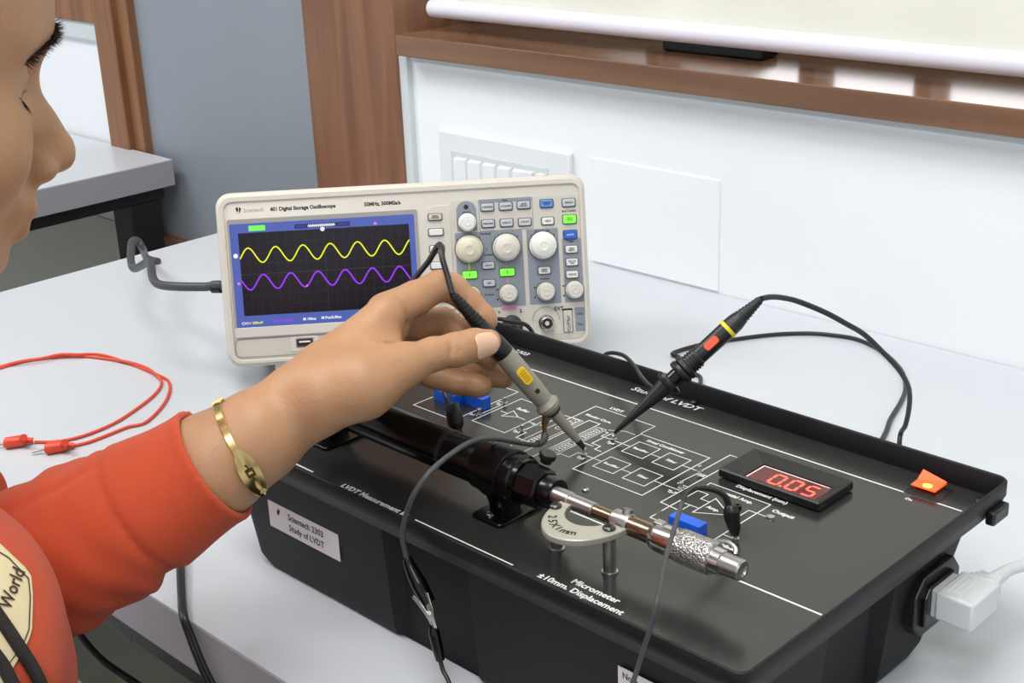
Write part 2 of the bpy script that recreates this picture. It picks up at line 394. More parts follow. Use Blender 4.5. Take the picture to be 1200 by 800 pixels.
# ------------------------------------------------------------------ tables
def table(name, label, u0, u1, v0, v1, legs, rails=(), rh=0.04, ztop=0.0, edge='edge', th=0.04):
    t = empty(name, ROOM @ TR(((u0+u1)/2, (v0+v1)/2, FL)), label, 'table')
    H = T+ztop; lu, lv = (u1-u0)/2, (v1-v0)/2
    MB().box((0, 0, H-th/2-0.0005), (2*lu, 2*lv, th-0.001)).build('edge_band', edge, t, smooth=False, bevel=0.001)
    MB().box((0, 0, H-0.001), (2*lu-0.0006, 2*lv-0.0006, 0.002)).build('table_top', 'table', t, smooth=False)
    for x in rails: MB().box((x, 0, H-th-0.02), (0.05, 2*lv-0.04, 0.04)).build('cross_rail', 'steel_black', t, smooth=False, bevel=0.002)
    for x in legs:
        for y in (-lv+0.05, lv-0.05):
            MB().box((x, y, (H-th-0.02)/2), (0.055, 0.05, H-th-0.02)).build('leg', 'steel_black', t, smooth=False, bevel=0.002)
        MB().box((x, 0, H-th-0.01), (0.055, 2*lv-0.05, 0.02)).build('cross_rail', 'steel_black', t, smooth=False, bevel=0.002)
    for y in (-lv+0.02, lv-0.03):
        MB().box((0, y, H-th-0.009), (2*lu-0.02, 0.03, 0.018)).build('side_rail', 'steel_black', t, smooth=False, bevel=0.002)
    return t
table('work_table', 'white topped work table that carries the oscilloscope and the black trainer', -1.433, 0.75, 0.386, WV-0.001, (-1.04, 0.95), (-0.5,))
table('desk', 'white topped desk with a black steel frame in the background by the grey door', -3.6, -1.832, 0.35, WV-0.006, (-0.8, 0.845))
# low white stool beside the person
st = empty('stool', ROOM @ TR((-1.10, 0.28, FL)), 'white topped stool at the bottom left beside the work table', 'stool')
HS = T-0.2
MB().prism(rrect(-0.17, -0.155, 0.17, 0.155, 0.02), HS-0.025, HS).build('seat', 'table', st, bevel=0.002)
for x in (-0.14, 0.14):
    for y in (-0.13, 0.13): MB().cyl((x, y, 0), (x*0.95, y*0.95, HS-0.025), 0.012).build('leg', 'steel_black', st)
#SECTION scope
# ------------------------------------------------------------------ oscilloscope (local: x along the front, z up the front, y back; metres)
SM = Matrix.Translation(Vector((-0.25082, 1.13363, T+0.0262))) @ Matrix.Rotation(0.059323, 4, 'Z') @ Matrix.Rotation(-0.243195, 4, 'X')
sc = empty('oscilloscope', SM, 'cream digital oscilloscope with a lit blue screen showing a yellow and a purple wave', 'oscilloscope')
mm = 0.001
FRONT = Matrix(((1, 0, 0, 0), (0, 0, 1, 0), (0, 1, 0, 0), (0, 0, 0, 1)))      # outline (x, z) extruded; z of the prism -> y (towards the back)
def front(outline, y0, y1, inset=0.0, mb=None):
    """plate on the front face: outline in mm, y0 the back and y1 the front of the plate (mm, negative is towards the viewer)"""
    o = [(x*mm, z*mm) for x, z in outline]; mb = mb or MB()
    n = len(o); cx = sum(p[0] for p in o)/n; cz = sum(p[1] for p in o)/n
    def ins(p):
        d = math.hypot(p[0]-cx, p[1]-cz) or 1; k = max(0, d-inset*mm)/d
        return (cx+(p[0]-cx)*k, cz+(p[1]-cz)*k)
    vs_ = [(x, y0*mm, z) for x, z in o]+[(ins(p)[0], y1*mm, ins(p)[1]) for p in o]
    return mb.add(vs_, [tuple(range(n)), tuple(range(n, 2*n))[::-1]]+[(i, n+i, n+(i+1) % n, (i+1) % n) for i in range(n)])
def frame(outer, inner, y0, y1, mb=None):
    """ring plate between two outlines of equal count"""
    mb = mb or MB(); n = len(outer)
    A = [(x*mm, y0*mm, z*mm) for x, z in outer]; B_ = [(x*mm, y1*mm, z*mm) for x, z in outer]
    C_ = [(x*mm, y1*mm, z*mm) for x, z in inner]; D_ = [(x*mm, y0*mm, z*mm) for x, z in inner]
    return mb.loft([A, B_, C_, D_], closed=True)
HS_ = 152.5
# casing: bezel with rounded lip, body behind
def ring(x0, z0, x1, z1, r, y): return [(x*mm, y*mm, z*mm) for x, z in rrect(x0, z0, x1, z1, r, 6)]
MB().loft([ring(0, 0, 323, HS_, 13, 26), ring(0, 0, 323, HS_, 13, 4), ring(1, 1, 322, HS_-1, 12.5, 1.2), ring(3, 3, 320, HS_-3, 11, 0)]).build('front_bezel', 'case', sc, ang=40)
MB().loft([ring(6, 5, 317, HS_-7, 12, 24), ring(7, 5, 316, HS_-8, 12, 104), ring(12, 10, 311, HS_-13, 10, 112)]).build('rear_casing', 'case', sc, ang=40)
# face: raised outer lip around a slightly lower face
lip_o = rrect(3, 3, 320, HS_-3, 11, 6); lip_i = rrect(7.5, 6.5, 317.5, HS_-8, 7, 6)
frame(lip_o, lip_i, 0.2, -1.6).build('bezel_lip', 'casel', sc, bevel=0.0006)
# carrying handle folded on top and feet
MB().box((54*mm, 9*mm, 1*mm-0.0012), (26*mm, 12*mm, 8*mm)).build('foot', 'case', sc, bevel=0.001)
MB().box((262*mm, 50*mm, 1*mm-0.0035), (26*mm, 14*mm, 8*mm)).build('foot', 'case', sc, bevel=0.001)
for x in (98, 262):
    MB().add([((x+dx)*mm, y*mm, z*mm) for dx in (-13, 13) for y, z in ((6, 0), (13, 0), (0.0, -24.5), (-4.0, -24.0))],
             [(0, 1, 2, 3), (7, 6, 5, 4), (0, 4, 5, 1), (1, 5, 6, 2), (2, 6, 7, 3), (3, 7, 4, 0)]).build('folding_foot', 'case', sc, smooth=False, bevel=0.0008)
# screen
frame(rrect(9.3, 25.8, 174.5, 129.6, 1.5, 2), rrect(11.2, 34.8, 171.5, 125.6, 0.8, 2), -0.1, -1.2).build('screen_frame', 'bez', sc)
front(rrect(9.3, 26.5, 174.5, 34.9, 1.0, 2), -0.1, -1.3).build('screen_sill', 'casel', sc, bevel=0.0003)
scr = front(rrect(11.0, 34.6, 171.7, 125.8, 0.8, 2), 0.1, -0.4).build('screen', 'disp_blue', sc, smooth=False)
front([(18.2, 45.1), (166.6, 45.1), (166.6, 117.4), (18.2, 117.4)], -0.3, -0.5).build('trace_area', 'disp_black', scr, smooth=False)
FM = Matrix(((1, 0, 0, 0), (0, 0, 1, 0), (0, 1, 0, 0), (0, 0, 0, 1)))
def fline(mb, pts, w, y): return mb.line([(x*mm, z*mm) for x, z in pts], w*mm, 0, y*mm, mtx=Matrix(((1, 0, 0, 0), (0, 0, 1, 0), (0, 1, 0, 0), (0, 0, 0, 1))))
g = MB()
for k in range(1, 18): fline(g, [(18.2+148.4*k/18, 45.1), (18.2+148.4*k/18, 117.4)], 0.16 if k != 9 else 0.4, -0.55)
for k in range(1, 8): fline(g, [(18.2, 45.1+72.3*k/8), (166.6, 45.1+72.3*k/8)], 0.16 if k != 4 else 0.4, -0.55)
for k in range(90): fline(g, [(18.8+k*1.65, 80.5), (18.8+k*1.65, 82.0)], 0.3, -0.55)
g.build('graticule', 'disp_grid', scr, smooth=False, kind='stuff')
xs = np.linspace(18.4, 166.4, 240)
fline(MB(), [(x, 97.8+6.5*cos(2*pi*(x-25.9)/23.75)) for x in xs], 1.15, -0.62).build('yellow_trace', 'disp_yel', scr, smooth=False)
fline(MB(), [(x, 74.2-6.4*cos(2*pi*(x-25.5)/23.75)) for x in xs], 1.25, -0.60).build('purple_trace', 'disp_pur', scr, smooth=False)
front(rrect(27.6, 118.8, 42, 123.6, 0.4, 2), -0.3, -0.6).build('run_tag', 'disp_green', scr, smooth=False)
front(rrect(67.4, 118.6, 115.5, 122.6, 0.3, 2), -0.3, -0.5).build('memory_bar', 'disp_navy', scr, smooth=False)
fline(MB(), [(79+k*0.9, 120.6+(0.9 if k % 2 else -0.9)) for k in range(27)], 0.7, -0.6).build('memory_wave', 'disp_white', scr, smooth=False)
fline(fline(MB(), [(69+k*1.0, 120.6+(0.7 if k % 2 else -0.7)) for k in range(9)], 0.3, -0.6), [(105+k*1.0, 120.6+(0.7 if k % 2 else -0.7)) for k in range(10)], 0.3, -0.6).build('memory_wave', 'disp_blue', scr, smooth=False, kind='stuff')
def disc(x, z, r, y0, y1, n=20): return front([(x+r*cos(2*pi*k/n), z+r*sin(2*pi*k/n)) for k in range(n)], y0, y1)
disc(91.4, 117.2, 1.9, -0.3, -0.7).build('trigger_marker', 'disp_white', scr, smooth=False)
disc(14.8, 98.0, 2.0, -0.3, -0.7).build('channel_marker', 'disp_white', scr, smooth=False, label='white channel marker')
disc(15.6, 73.8, 1.3, -0.3, -0.7).build('channel_marker', 'disp_pink', scr, smooth=False, label='pink channel marker')
front([(135.6, 118.4), (139.4, 118.4), (137.5, 121.4)], -0.3, -0.7).build('level_marker', 'disp_pink', scr, smooth=False)
disc(74.5, 68.6, 0.9, -0.3, -0.75).build('cursor_dot', 'disp_pink', scr, smooth=False)
def ftext(mb, s, x, z, size, bold=0.0, align='CENTER', y=-0.05, shear=0, sx=1.0):
    return mb.text(s, size*mm, Matrix.Translation((x*mm, y*mm, z*mm)) @ Matrix.Rotation(pi/2, 4, 'X'), bold, align, shear, sx)
ftext(MB(), 'CH1=', 15.4, 38.6, 3.3, 0.02, 'LEFT', -0.65).build('readout', 'disp_white', scr, smooth=False)
ftext(MB(), '200mV', 24.6, 38.6, 3.3, 0.02, 'LEFT', -0.65).build('readout', 'disp_yel', scr, smooth=False)
ftext(MB(), 'CH2=200mV', 43, 39.2, 3.3, 0.02, 'LEFT', -0.65).build('readout', 'disp_pur', scr, smooth=False)
ftext(ftext(MB(), 'M 100us', 69, 39.3, 3.3, 0.03, 'LEFT', -0.65), 'M Pos:0.00us', 85, 39.5, 3.3, 0.03, 'LEFT', -0.65).build('readout', 'disp_white', scr, smooth=False)
# lower left drawer moulding with the usb port
frame(rrect(8.0, 8.2, 122, 25.2, 5, 4), rrect(8.9, 9.1, 121.1, 24.3, 4.4, 4), 0.1, -0.25).build('moulding_line', 'bez', sc)
up = front(rrect(56.5, 11.5, 81, 24.4, 1.0, 2), 0.1, -0.7).build('usb_surround', 'casel', sc, bevel=0.0003)
frame(rrect(61.4, 14.8, 76.6, 22.8, 0.8, 2), rrect(62.6, 16.0, 75.4, 21.6, 0.4, 2), 0.1, -1.3).build('usb_shell', 'metal', up)
front(rrect(62.6, 16.0, 75.4, 21.6, 0.4, 2), 0.0, -0.8).build('usb_hole', 'darkhole', up, smooth=False)
front(rrect(64, 18.9, 74, 20.3, 0.2, 2), -0.3, -1.25).build('usb_tongue', 'whiteplas', up, smooth=False)
# title strip
t_ = MB(); ftext(t_, '401 Digital Storage Oscilloscope', 47.5, 136.6, 4.6, 0.045, 'LEFT', sx=0.93); ftext(t_, '50MHz, 500MSa/s', 129, 136.2, 4.6, 0.045, 'LEFT', sx=0.95)
front([(17.6, 139.2), (19.6, 140.4), (20.2, 137.2), (18.8, 135.6)], 0, -0.08, mb=t_); front([(20.6, 140.2), (22.6, 139.0), (21.6, 136.0), (20.6, 134.6)], 0, -0.08, mb=t_)
front([(18.2, 135.3), (20.2, 134.2), (20.2, 133.8)], 0, -0.08, mb=t_)
t_.build('title_lettering', 'ink', sc, smooth=False, kind='stuff')
ftext(MB(), 'Scientech', 24.4, 136.8, 5.0, 0.0, 'LEFT', sx=0.92).build('maker_lettering', 'inkg', sc, smooth=False)
# key strip right of the screen
front([(181, 40), (203.2, 40), (203.2, 132), (188, 132), (183, 129), (181, 124)], 0.1, -1.2).build('key_strip', 'casel', sc, bevel=0.0006)
def button(x, z, w, h, mname, txt='', tm='ink', ts=2.3, well=True, y=0.0):
    o = None
    if well: front(rrect(x-w/2-0.8, z-h/2-1.0, x+w/2+0.8, z+h/2+0.6, 1.6, 3), y, y-0.5).build('button_well', 'rim_btn', sc, smooth=False)
    o = front(rrect(x-w/2, z-h/2, x+w/2, z+h/2, 1.3, 3), y-0.2, y-2.6, inset=0.5).build('button', mname, sc, bevel=0.0003)
    if txt:
        q = MB()
        ls = txt.split('|')
        for i, s_ in enumerate(ls): ftext(q, s_, x, z+(len(ls)-1-2*i)*ts*0.42, ts, 0.03, 'CENTER', y-2.72)
        q.build('button_lettering', tm, o, smooth=False)
    return o
button(190, 122.0, 11.5, 5.2, 'case', 'MENU|ON/OFF', ts=1.9, y=-1.2)
for z in (108.8, 94.2, 79.6, 65.0, 50.4): button(190, z, 12.5, 5.6, 'btnw', y=-1.2)
# control panel areas
front(rrect(204.6, 12, 317.4, 135.6, 3, 3), 0.2, -0.35).build('control_face', 'case', sc, bevel=0.0003)
def garea(o, name='print_area', m_='grey'): return front(o, -0.3, -0.5).build(name, m_, sc, smooth=False)
garea(rrect(206.3, 39.4, 265.6, 107.0, 1.2, 3)); garea(rrect(269.2, 39.7, 297.2, 106.4, 1.2, 3)); garea(rrect(300.4, 39.8, 317.0, 96.5, 1.2, 3))
garea(rrect(208.8, 107.9, 226.4, 134.2, 8.4, 8)+[]); garea([(208.8, 107.9), (226.4, 107.9), (226.4, 118), (208.8, 118)])
frame(rrect(228.4, 106.9, 276.0, 134.8, 1.5, 3), rrect(228.9, 107.4, 275.5, 134.3, 1.4, 3), -0.3, -0.52).build('print_frame', 'grey', sc)
garea(rrect(228.6, 131.6, 275.8, 134.7, 0.8, 3))
for x, z, w in ((236.2, 128.0, 11), (252.4, 128.0, 11), (268.2, 128.2, 11), (236.1, 113.6, 11), (252.4, 113.4, 11), (268.4, 113.2, 11)):
    t = {(236.2, 128.0): 'CURSORS', (252.4, 128.0): 'ACQUIRE', (268.2, 128.2): 'SAVE|RECALL', (236.1, 113.6): 'MEASURE', (252.4, 113.4): 'DISPLAY', (268.4, 113.2): 'UTILITY'}[(x, z)]
    button(x, z, w, 6.4, 'btn', t, ts=2.1, y=-0.3)
button(288.5, 128.3, 11, 6.6, 'btnlb', 'DEFAULT|SETUP', ts=1.9, y=-0.3); button(288.7, 112.9, 10.5, 6.2, 'btnw', 'HELP', y=-0.3)
button(308.0, 128.0, 11, 6.6, 'btn', 'SINGLE', ts=2.2, y=-0.3); button(308.0, 113.4, 11.5, 7.4, 'btng', 'RUN|STOP', ts=2.1, y=-0.3)
button(307.9, 99.8, 11.5, 7.4, 'btnb', 'AUTO', tm='btnw', ts=2.2, y=-0.3); button(308.3, 86.8, 10.8, 6.2, 'btnw', 'TRIG|MENU', ts=2.1, y=-0.3)
button(308.3, 75.5, 10.6, 6.2, 'btnw', 'SET TO|50%', ts=2.0, y=-0.3); button(307.9, 64.6, 10.6, 6.2, 'btnw', 'FORCE', ts=2.2, y=-0.3)
button(234.3, 76.9, 10.6, 5.8, 'btn', 'MATH', ts=2.2, y=-0.3); button(234.1, 61.3, 10.6, 5.8, 'btn', 'REF', ts=2.2, y=-0.3)
button(217.4, 69.6, 13, 6.6, 'btng', '1', ts=3.6, y=-0.3); button(250.5, 70.0, 13, 6.6, 'btng', '2', ts=3.6, y=-0.3)
button(283.4, 69.6, 10.8, 6.2, 'btnw', 'HORI|MENU', ts=2.0, y=-0.3)
def knob(x, z, r, m_, h=13):
    k = MB().lathe((x*mm, -0.0004, z*mm), (0, -1, 0), [(0, r*1.10*mm), (0.0025, r*1.08*mm), (0.003, r*0.98*mm), ((h-1.5)*mm, r*0.93*mm), (h*mm, r*0.80*mm)], 40, knurl=0.006).build('knob', m_, sc, ang=50)
    MB().lathe((x*mm, -0.0004, z*mm), (0, -1, 0), [(0, r*1.17*mm), (0.0024, r*1.15*mm)], 32).build('knob_skirt', 'knobs', k)
    MB().lathe((x*mm, -h*mm-0.0003, z*mm), (0, -1, 0), [(0, r*0.44*mm), (0.0005, r*0.42*mm), (0.0006, r*0.3*mm), (0.0002, r*0.25*mm)], 28).build('knob_dimple', m_, k)
knob(217.9, 115.8, 7.4, 'knobw', 11); knob(218.3, 92.4, 11.2, 'knoby'); knob(251.0, 91.8, 11.2, 'knob'); knob(283.3, 91.8, 11.2, 'knobw')
knob(250.5, 51.2, 7.6, 'knob', 11); knob(217.8, 51.2, 7.6, 'knoby', 11); knob(283.7, 51.0, 7.6, 'knob', 11); knob(309.2, 51.0, 7.4, 'knob', 11)
disc(217.5, 129.1, 2.1, -0.4, -0.8).build('lamp_hole', 'ink', sc, smooth=False)
q = MB()
for s_, x, z, ts in (('Intensity', 217.8, 124.6, 2.1), ('Vertical', 233, 104.8, 3.0), ('Horizontal', 283.2, 104.3, 3.0), ('Menu', 252, 133.2, 2.2), ('Run Control', 307.8, 120.6, 2.4),
                   ('Trigger', 308, 93.9, 2.2), ('Variable', 234.5, 86.2, 2.4), ('I', 233.6, 90.8, 3.6), ('Position', 233.8, 51.0, 2.6), ('Position', 283.6, 62.2, 2.6), ('EXT', 294.5, 34.8, 4.6),
                   ('X', 241.5, 34.8, 3.0), ('2', 260.6, 34.8, 4.4), ('1', 206.5, 34.8, 4.4), ('V', 208.5, 101.2, 2.2), ('mV', 227, 101.6, 2.2), ('V', 241.5, 101.0, 2.2), ('mV', 260.5, 101.2, 2.2), ('s', 273.2, 101, 2.2), ('ns', 293.6, 101, 2.2)):
    ftext(q, s_, x, z, ts, 0.03, 'CENTER', -0.55)
for cx_, cz_ in ((250.5, 51.2), (217.8, 51.2), (283.7, 51.0), (309.2, 51.0)):
    for dx, dz in ((-9.6, 3.8), (-9.6, -5)): front(rrect(cx_+dx-0.7, cz_+dz-0.7, cx_+dx+0.7, cz_+dz+0.7, 0.2, 1), -0.4, -0.55, mb=q)
for cx_ in (217.8, 251, 283.3):
    for a in range(40, 150, 16): front(rrect(cx_+13.4*cos(radians(a))-0.4, 91.8+13.0*sin(radians(a))-0.4, cx_+13.4*cos(radians(a))+0.4, 91.8+13.0*sin(radians(a))+0.4, 0.1, 1), -0.4, -0.55, mb=q)
q.build('panel_lettering', 'ink', sc, smooth=False, kind='stuff')
front([(216.6, 73.3), (218.2, 73.3), (218.2, 81), (216.6, 81)], -0.4, -0.6).build('channel_line', 'yel', sc, smooth=False, label='yellow printed line of channel one')
front([(249.9, 58), (251.0, 58), (251.0, 81), (249.9, 81)], -0.4, -0.56).build('channel_line', 'pink', sc, smooth=False, label='pink printed line of channel two')
front(rrect(244, 36.4, 257, 40.6, 0.5, 2), -0.4, -0.62).build('channel_band', 'pink', sc, smooth=False)
front(rrect(211, 36.4, 224, 40.6, 0.5, 2), -0.4, -0.62).build('channel_band', 'yel', sc, smooth=False)
# sockets along the lower edge
def bnc(x, z):
    b = MB().lathe((x*mm, -0.0004, z*mm), (0, -1, 0), [(0, 0.0068), (0.002, 0.0068), (0.002, 0.0056), (0.012, 0.0056), (0.0125, 0.0050), (0.0125, 0.0040), (0.004, 0.0038)], 28, caps=False).build('bnc_socket', 'metal', sc)
    MB().cyl((x*mm, -0.0006, z*mm), (x*mm, -0.0105, z*mm), 0.0022, 0.002).build('bnc_core', 'whiteplas', b)
    MB().cyl((x*mm, -0.009, (z+5.0)*mm), (x*mm, -0.009, (z+7.2)*mm), 0.0012, 0.0012, 10).build('bayonet_pin', 'metal', b)
    return b
bnc(282.7, 23.6); bnc(251.2, 24.4); bnc(217.6, 24.4)
frame([(282.7+12.5*cos(radians(a)), 25+12.5*sin(radians(a))) for a in range(0, 181, 12)], [(282.7+11.6*cos(radians(a)), 25+11.6*sin(radians(a))) for a in range(0, 181, 12)], -0.3, -0.5).build('socket_arc', 'bez', sc)
pr = front(rrect(297.8, 13.0, 306.6, 34.6, 0.8, 2), -0.3, -0.6).build('probe_terminal', 'darkhole', sc, smooth=False)
front(rrect(298.4, 13.6, 306.0, 33.0, 0.8, 2), -0.5, -0.75).build('terminal_recess', 'case', pr, smooth=False)
for z in (17.5, 24.5): MB().tube([(302.2*mm, -0.0008, (z-3)*mm), (301.4*mm, -0.004, (z-1)*mm), (303*mm, -0.005, (z+1.5)*mm), (302*mm, -0.001, (z+3.4)*mm)], 0.0008, 8).build('terminal_hook', 'metal', pr)
garea(rrect(308.6, 13.6, 317.2, 35.0, 0.8, 2), 'terminal_label')
ftext(ftext(MB(), '1kHz', 312.9, 29, 2.6, 0.02, 'CENTER', -0.55), '3Vpp', 312.9, 20, 2.6, 0.02, 'CENTER', -0.55).build('terminal_lettering', 'ink', sc, smooth=False)
front(rrect(303.5, 112.0, 312.5, 114.0, 0.1, 1), 0, 0.05)
# bnc plugs of the two probes (they belong to the probe cables)
def S(x, y, z): return SM @ Vector((x*mm, y*mm, z*mm))
def plug(parent_name, x, z):
    m_ = MB(); a = (SM.to_3x3() @ Vector((0, -1, 0)))
    m_.lathe(S(x, -1.0, z), a, [(0, 0.0072), (0.003, 0.0076), (0.014, 0.0085), (0.016, 0.0092), (0.026, 0.0090), (0.028, 0.0068), (0.040, 0.0045), (0.046, 0.0032)], 28)
    return m_
#SECTION kit
# ------------------------------------------------------------------ trainer box (local frame: x along the long side, y to the back, z up)
KO = Vector((-0.180237, 0.823145, T)); KM = Matrix.Translation(KO) @ Matrix.Rotation(-0.792053, 4, 'Z')
def K(a, b, h): return KM @ Vector((a*mm, b*mm, h*mm))
PH = 85.2                                   # height of the panel surface above the table
kt = empty('trainer_box', KM, 'black electronics trainer box with a printed circuit panel, tube and micrometer on top', 'trainer')
def kring(aL, aR, bF, bB, z, r=14, notch=0.0):
    """plan outline with shallow finger recesses on front and right side"""
    o = []
    def arc(cx, cy, a0):
        for k in range(6):
            t = radians(a0+90*k/5); o.append((cx+r*cos(t), cy+r*sin(t)))
    arc(aL+r, bF+r, 180)
    for x, d in ((134, 0), (141, notch), (202, notch), (208.5, 0)): o.append((x, bF+d))
    arc(aR-r, bF+r, 270)
    for y, d in ((89, 0), (95, notch), (149, notch), (155, 0)): o.append((aR-d, y))
    arc(aR-r, bB-r, 0)
    for x in (250, 100): o.append((x, bB))
    arc(aL+r, bB-r, 90)
    return [(x*mm, y*mm, z*mm) for x, y in o]
MB().loft([kring(-2, 376, 15, 202, 0.6), kring(-9, 379.5, 11.5, 207, 2.5, notch=4), kring(-14.5, 382, 9.5, 213, 9, notch=6), kring(-27, 390, 5, 244, 79, notch=8), kring(-28, 391, 4, 245, 81.8, notch=2)]).build('box_body', 'kit', kt, ang=25)
def rr3(i, z, r): return [(x*mm, y*mm, z*mm) for x, y in rrect(-34.5+i, -2.4+i, 401.2-i, 262.4-i, r, 6)]
MB().loft([rr3(0.6, 89.4, 8), rr3(0, 90.4, 8), rr3(0, 98.8, 8), rr3(0.7, 99.5, 7.5), rr3(1.6, 99.5, 6), rr3(2.3, 98.8, 5.5), rr3(3.0, 86, 5), rr3(3.0, 81.9, 5)], closed=True).build('tray_rim', 'kitrim', kt, ang=50)
MB().prism([(x*mm, y*mm) for x, y in rrect(-31.5, 0.6, 398.2, 259.4, 4, 4)], 0.0823, PH*mm).build('top_panel', 'panel', kt, ang=30)
# printed diagram, all flat print on the panel
L = MB(); Z0 = PH+0.06
def pl(pts, w=0.75, closed=False): L.line([(x*mm, y*mm) for x, y in pts], w*mm, 0, Z0*mm, closed=closed)
def bx(x0, y0, x1, y1, w=0.75): pl([(x0, y0), (x1, y0), (x1, y1), (x0, y1)], w, True)
pl([(33, 231.8), (386.5, 231.8)], 1.3); pl([(-22, 231.8), (33, 231.8)], 1.3)
pl([(-22, 119.3), (107, 118.3)], 1.1); pl([(200, 85.2), (386.7, 85.2)], 1.4); pl([(-20, 17.8), (53.3, 17.8)], 1.3)
pl([(151, 17.8), (232, 17.8)], 1.0)
# oscillator block
pl([(22.5, 149), (22.5, 130.9), (63.7, 130.9), (63.7, 194.6), (22.5, 194.6), (22.5, 165)]); pl([(70.7, 146), (70.7, 174), (63.7, 174)])
# buffer block
bx(74, 138.7, 105.2, 187); L.line([(84.3*mm, 157.2*mm), (84.6*mm, 168.6*mm), (94.2*mm, 163.0*mm)], 0.7*mm, 0, Z0*mm, closed=True)
pl([(77.7, 162.8), (84.4, 162.8)]); pl([(94.2, 163), (101.3, 162.8)]); pl([(105.2, 162), (112.5, 162), (112.5, 148.3)]); pl([(105.4, 174), (112.6, 174), (112.6, 162)])
# lvdt block
pl([(123.3, 178), (123.3, 210.8), (176, 210.8), (176, 196)]); pl([(122.2, 119.6), (122.8, 128.2)])
pl([(112.5, 148.3), (116.3, 148.3), (116.3, 138.6), (128.3, 138.6)]); pl([(115.6, 162.3), (117.3, 185.5), (131.3, 185.5), (131.3, 176)])
bx(122.4, 137.3, 133.4, 186.4, 0.5)
bx(135.6, 123.7, 145.2, 190.0, 0.75)
def coil(a, b0, b1, n):
    for k in range(n):
        c = b0+(b1-b0)*(k+0.5)/n; r1, r2 = 2.3, (b1-b0)/n*0.72
        L.line([((a+r1*cos(t))*mm, (c+r2*sin(t))*mm) for t in [2*pi*j/12 for j in range(12)]], 0.5*mm, 0, Z0*mm, closed=True)
coil(128, 140, 156, 6); coil(128, 166, 183, 6); coil(151, 139, 156.5, 6); coil(151, 165, 184, 7)
bx(147.2, 137.4, 154.8, 158.6, 0.5); bx(147.2, 162.8, 154.8, 185.6, 0.5)
pl([(137.4, 123.7), (137.4, 120), (146, 120)]); pl([(155.8, 129.9), (155.8, 138.9), (163.6, 138.9), (163.6, 147.6), (176.6, 147.6)])
pl([(155.9, 186.1), (166.2, 192.2), (174.5, 192.0)], 0.6); pl([(157.1, 195.6), (161.2, 195.6), (161.2, 163.9), (168.5, 163.9), (168.5, 158.2), (174.1, 158.2)])
pl([(155.9, 183), (158.6, 183), (158.6, 176.2), (176.6, 176.2)]); pl([(155, 160.9), (165, 160.9)])
# signal conditioner block
bx(176.7, 128.0, 233.1, 195.4)
for x0, y0, x1, y1 in ((183.6, 167.2, 200.9, 185.5), (209.0, 167.0, 226.2, 185.0), (183.8, 138.9, 200.6, 156.3), (208.8, 138.2, 226.3, 156.5)): bx(x0, y0, x1, y1, 0.65)
for p_ in ([(176.4, 176.1), (183.6, 176.1)], [(200.9, 175.9), (209, 175.9)], [(226.2, 175.9), (239.8, 175.6)], [(176.4, 147.6), (183.8, 147.6)], [(200.6, 147.0), (208.8, 147.0)], [(226.3, 147.7), (246, 147.7)]): pl(p_, 0.65)
# right hand wiring
pl([(247.6, 154.5), (239.4, 154.5), (240.6, 174.0), (247.1, 174.0)], 0.65); pl([(240.2, 178), (240.4, 207), (246, 207)]); pl([(247.8, 189), (247.2, 128.4), (262, 127.2)])
pl([(252, 189), (247.8, 189)]); pl([(254.6, 142.5), (254.3, 115.0)])
# differential amplifier block
pl([(254.6, 158), (254.6, 167.6), (298.5, 167.6), (298.5, 109.5), (254.4, 109.5), (254.4, 120)])
L.line([(269.3*mm, 130.6*mm), (269.3*mm, 153.2*mm), (288.0*mm, 141.5*mm)], 0.65*mm, 0, Z0*mm, closed=True)
pl([(254.8, 143), (254.8, 154.6), (262.6, 154.6), (262.6, 147.2), (269.3, 147.2)], 0.65); pl([(254.9, 136.6), (269.4, 136.8)], 0.65); pl([(262.7, 127), (262.7, 136.8)], 0.65)
pl([(288, 141.5), (292.8, 141.5), (292.8, 153.6), (304.9, 153.8)], 0.65); pl([(297.9, 120.6), (306, 120.4)], 0.65)
L.build('printed_diagram', 'legend', kt, smooth=False, kind='stuff')
TX = MB()
def pt(s_, a, b, size, bold=0.03, align='LEFT', shear=0.0, sx=1.0): TX.text(s_, size*mm, Matrix.Translation((a*mm, b*mm, Z0*mm)), bold, align, shear, sx)
pt('Scientech 2303', -27, 251.5, 7.2, 0.02, 'LEFT', 0.15, 1.04); pt('Study of LVDT', 122, 251.8, 8.6, 0.02, 'LEFT', 0.15, 1.16)
pt('LVDT Measurement Jig', 82, 18.4, 6.2, 0.03, 'LEFT', 0.0, 1.06)
pt('Micrometer', 268, 27.2, 6.4, 0.03, 'LEFT', 0.0, 1.06); pt('±10mm. Displacement', 250, 19.8, 6.4, 0.03, 'LEFT', 0.0, 1.02)
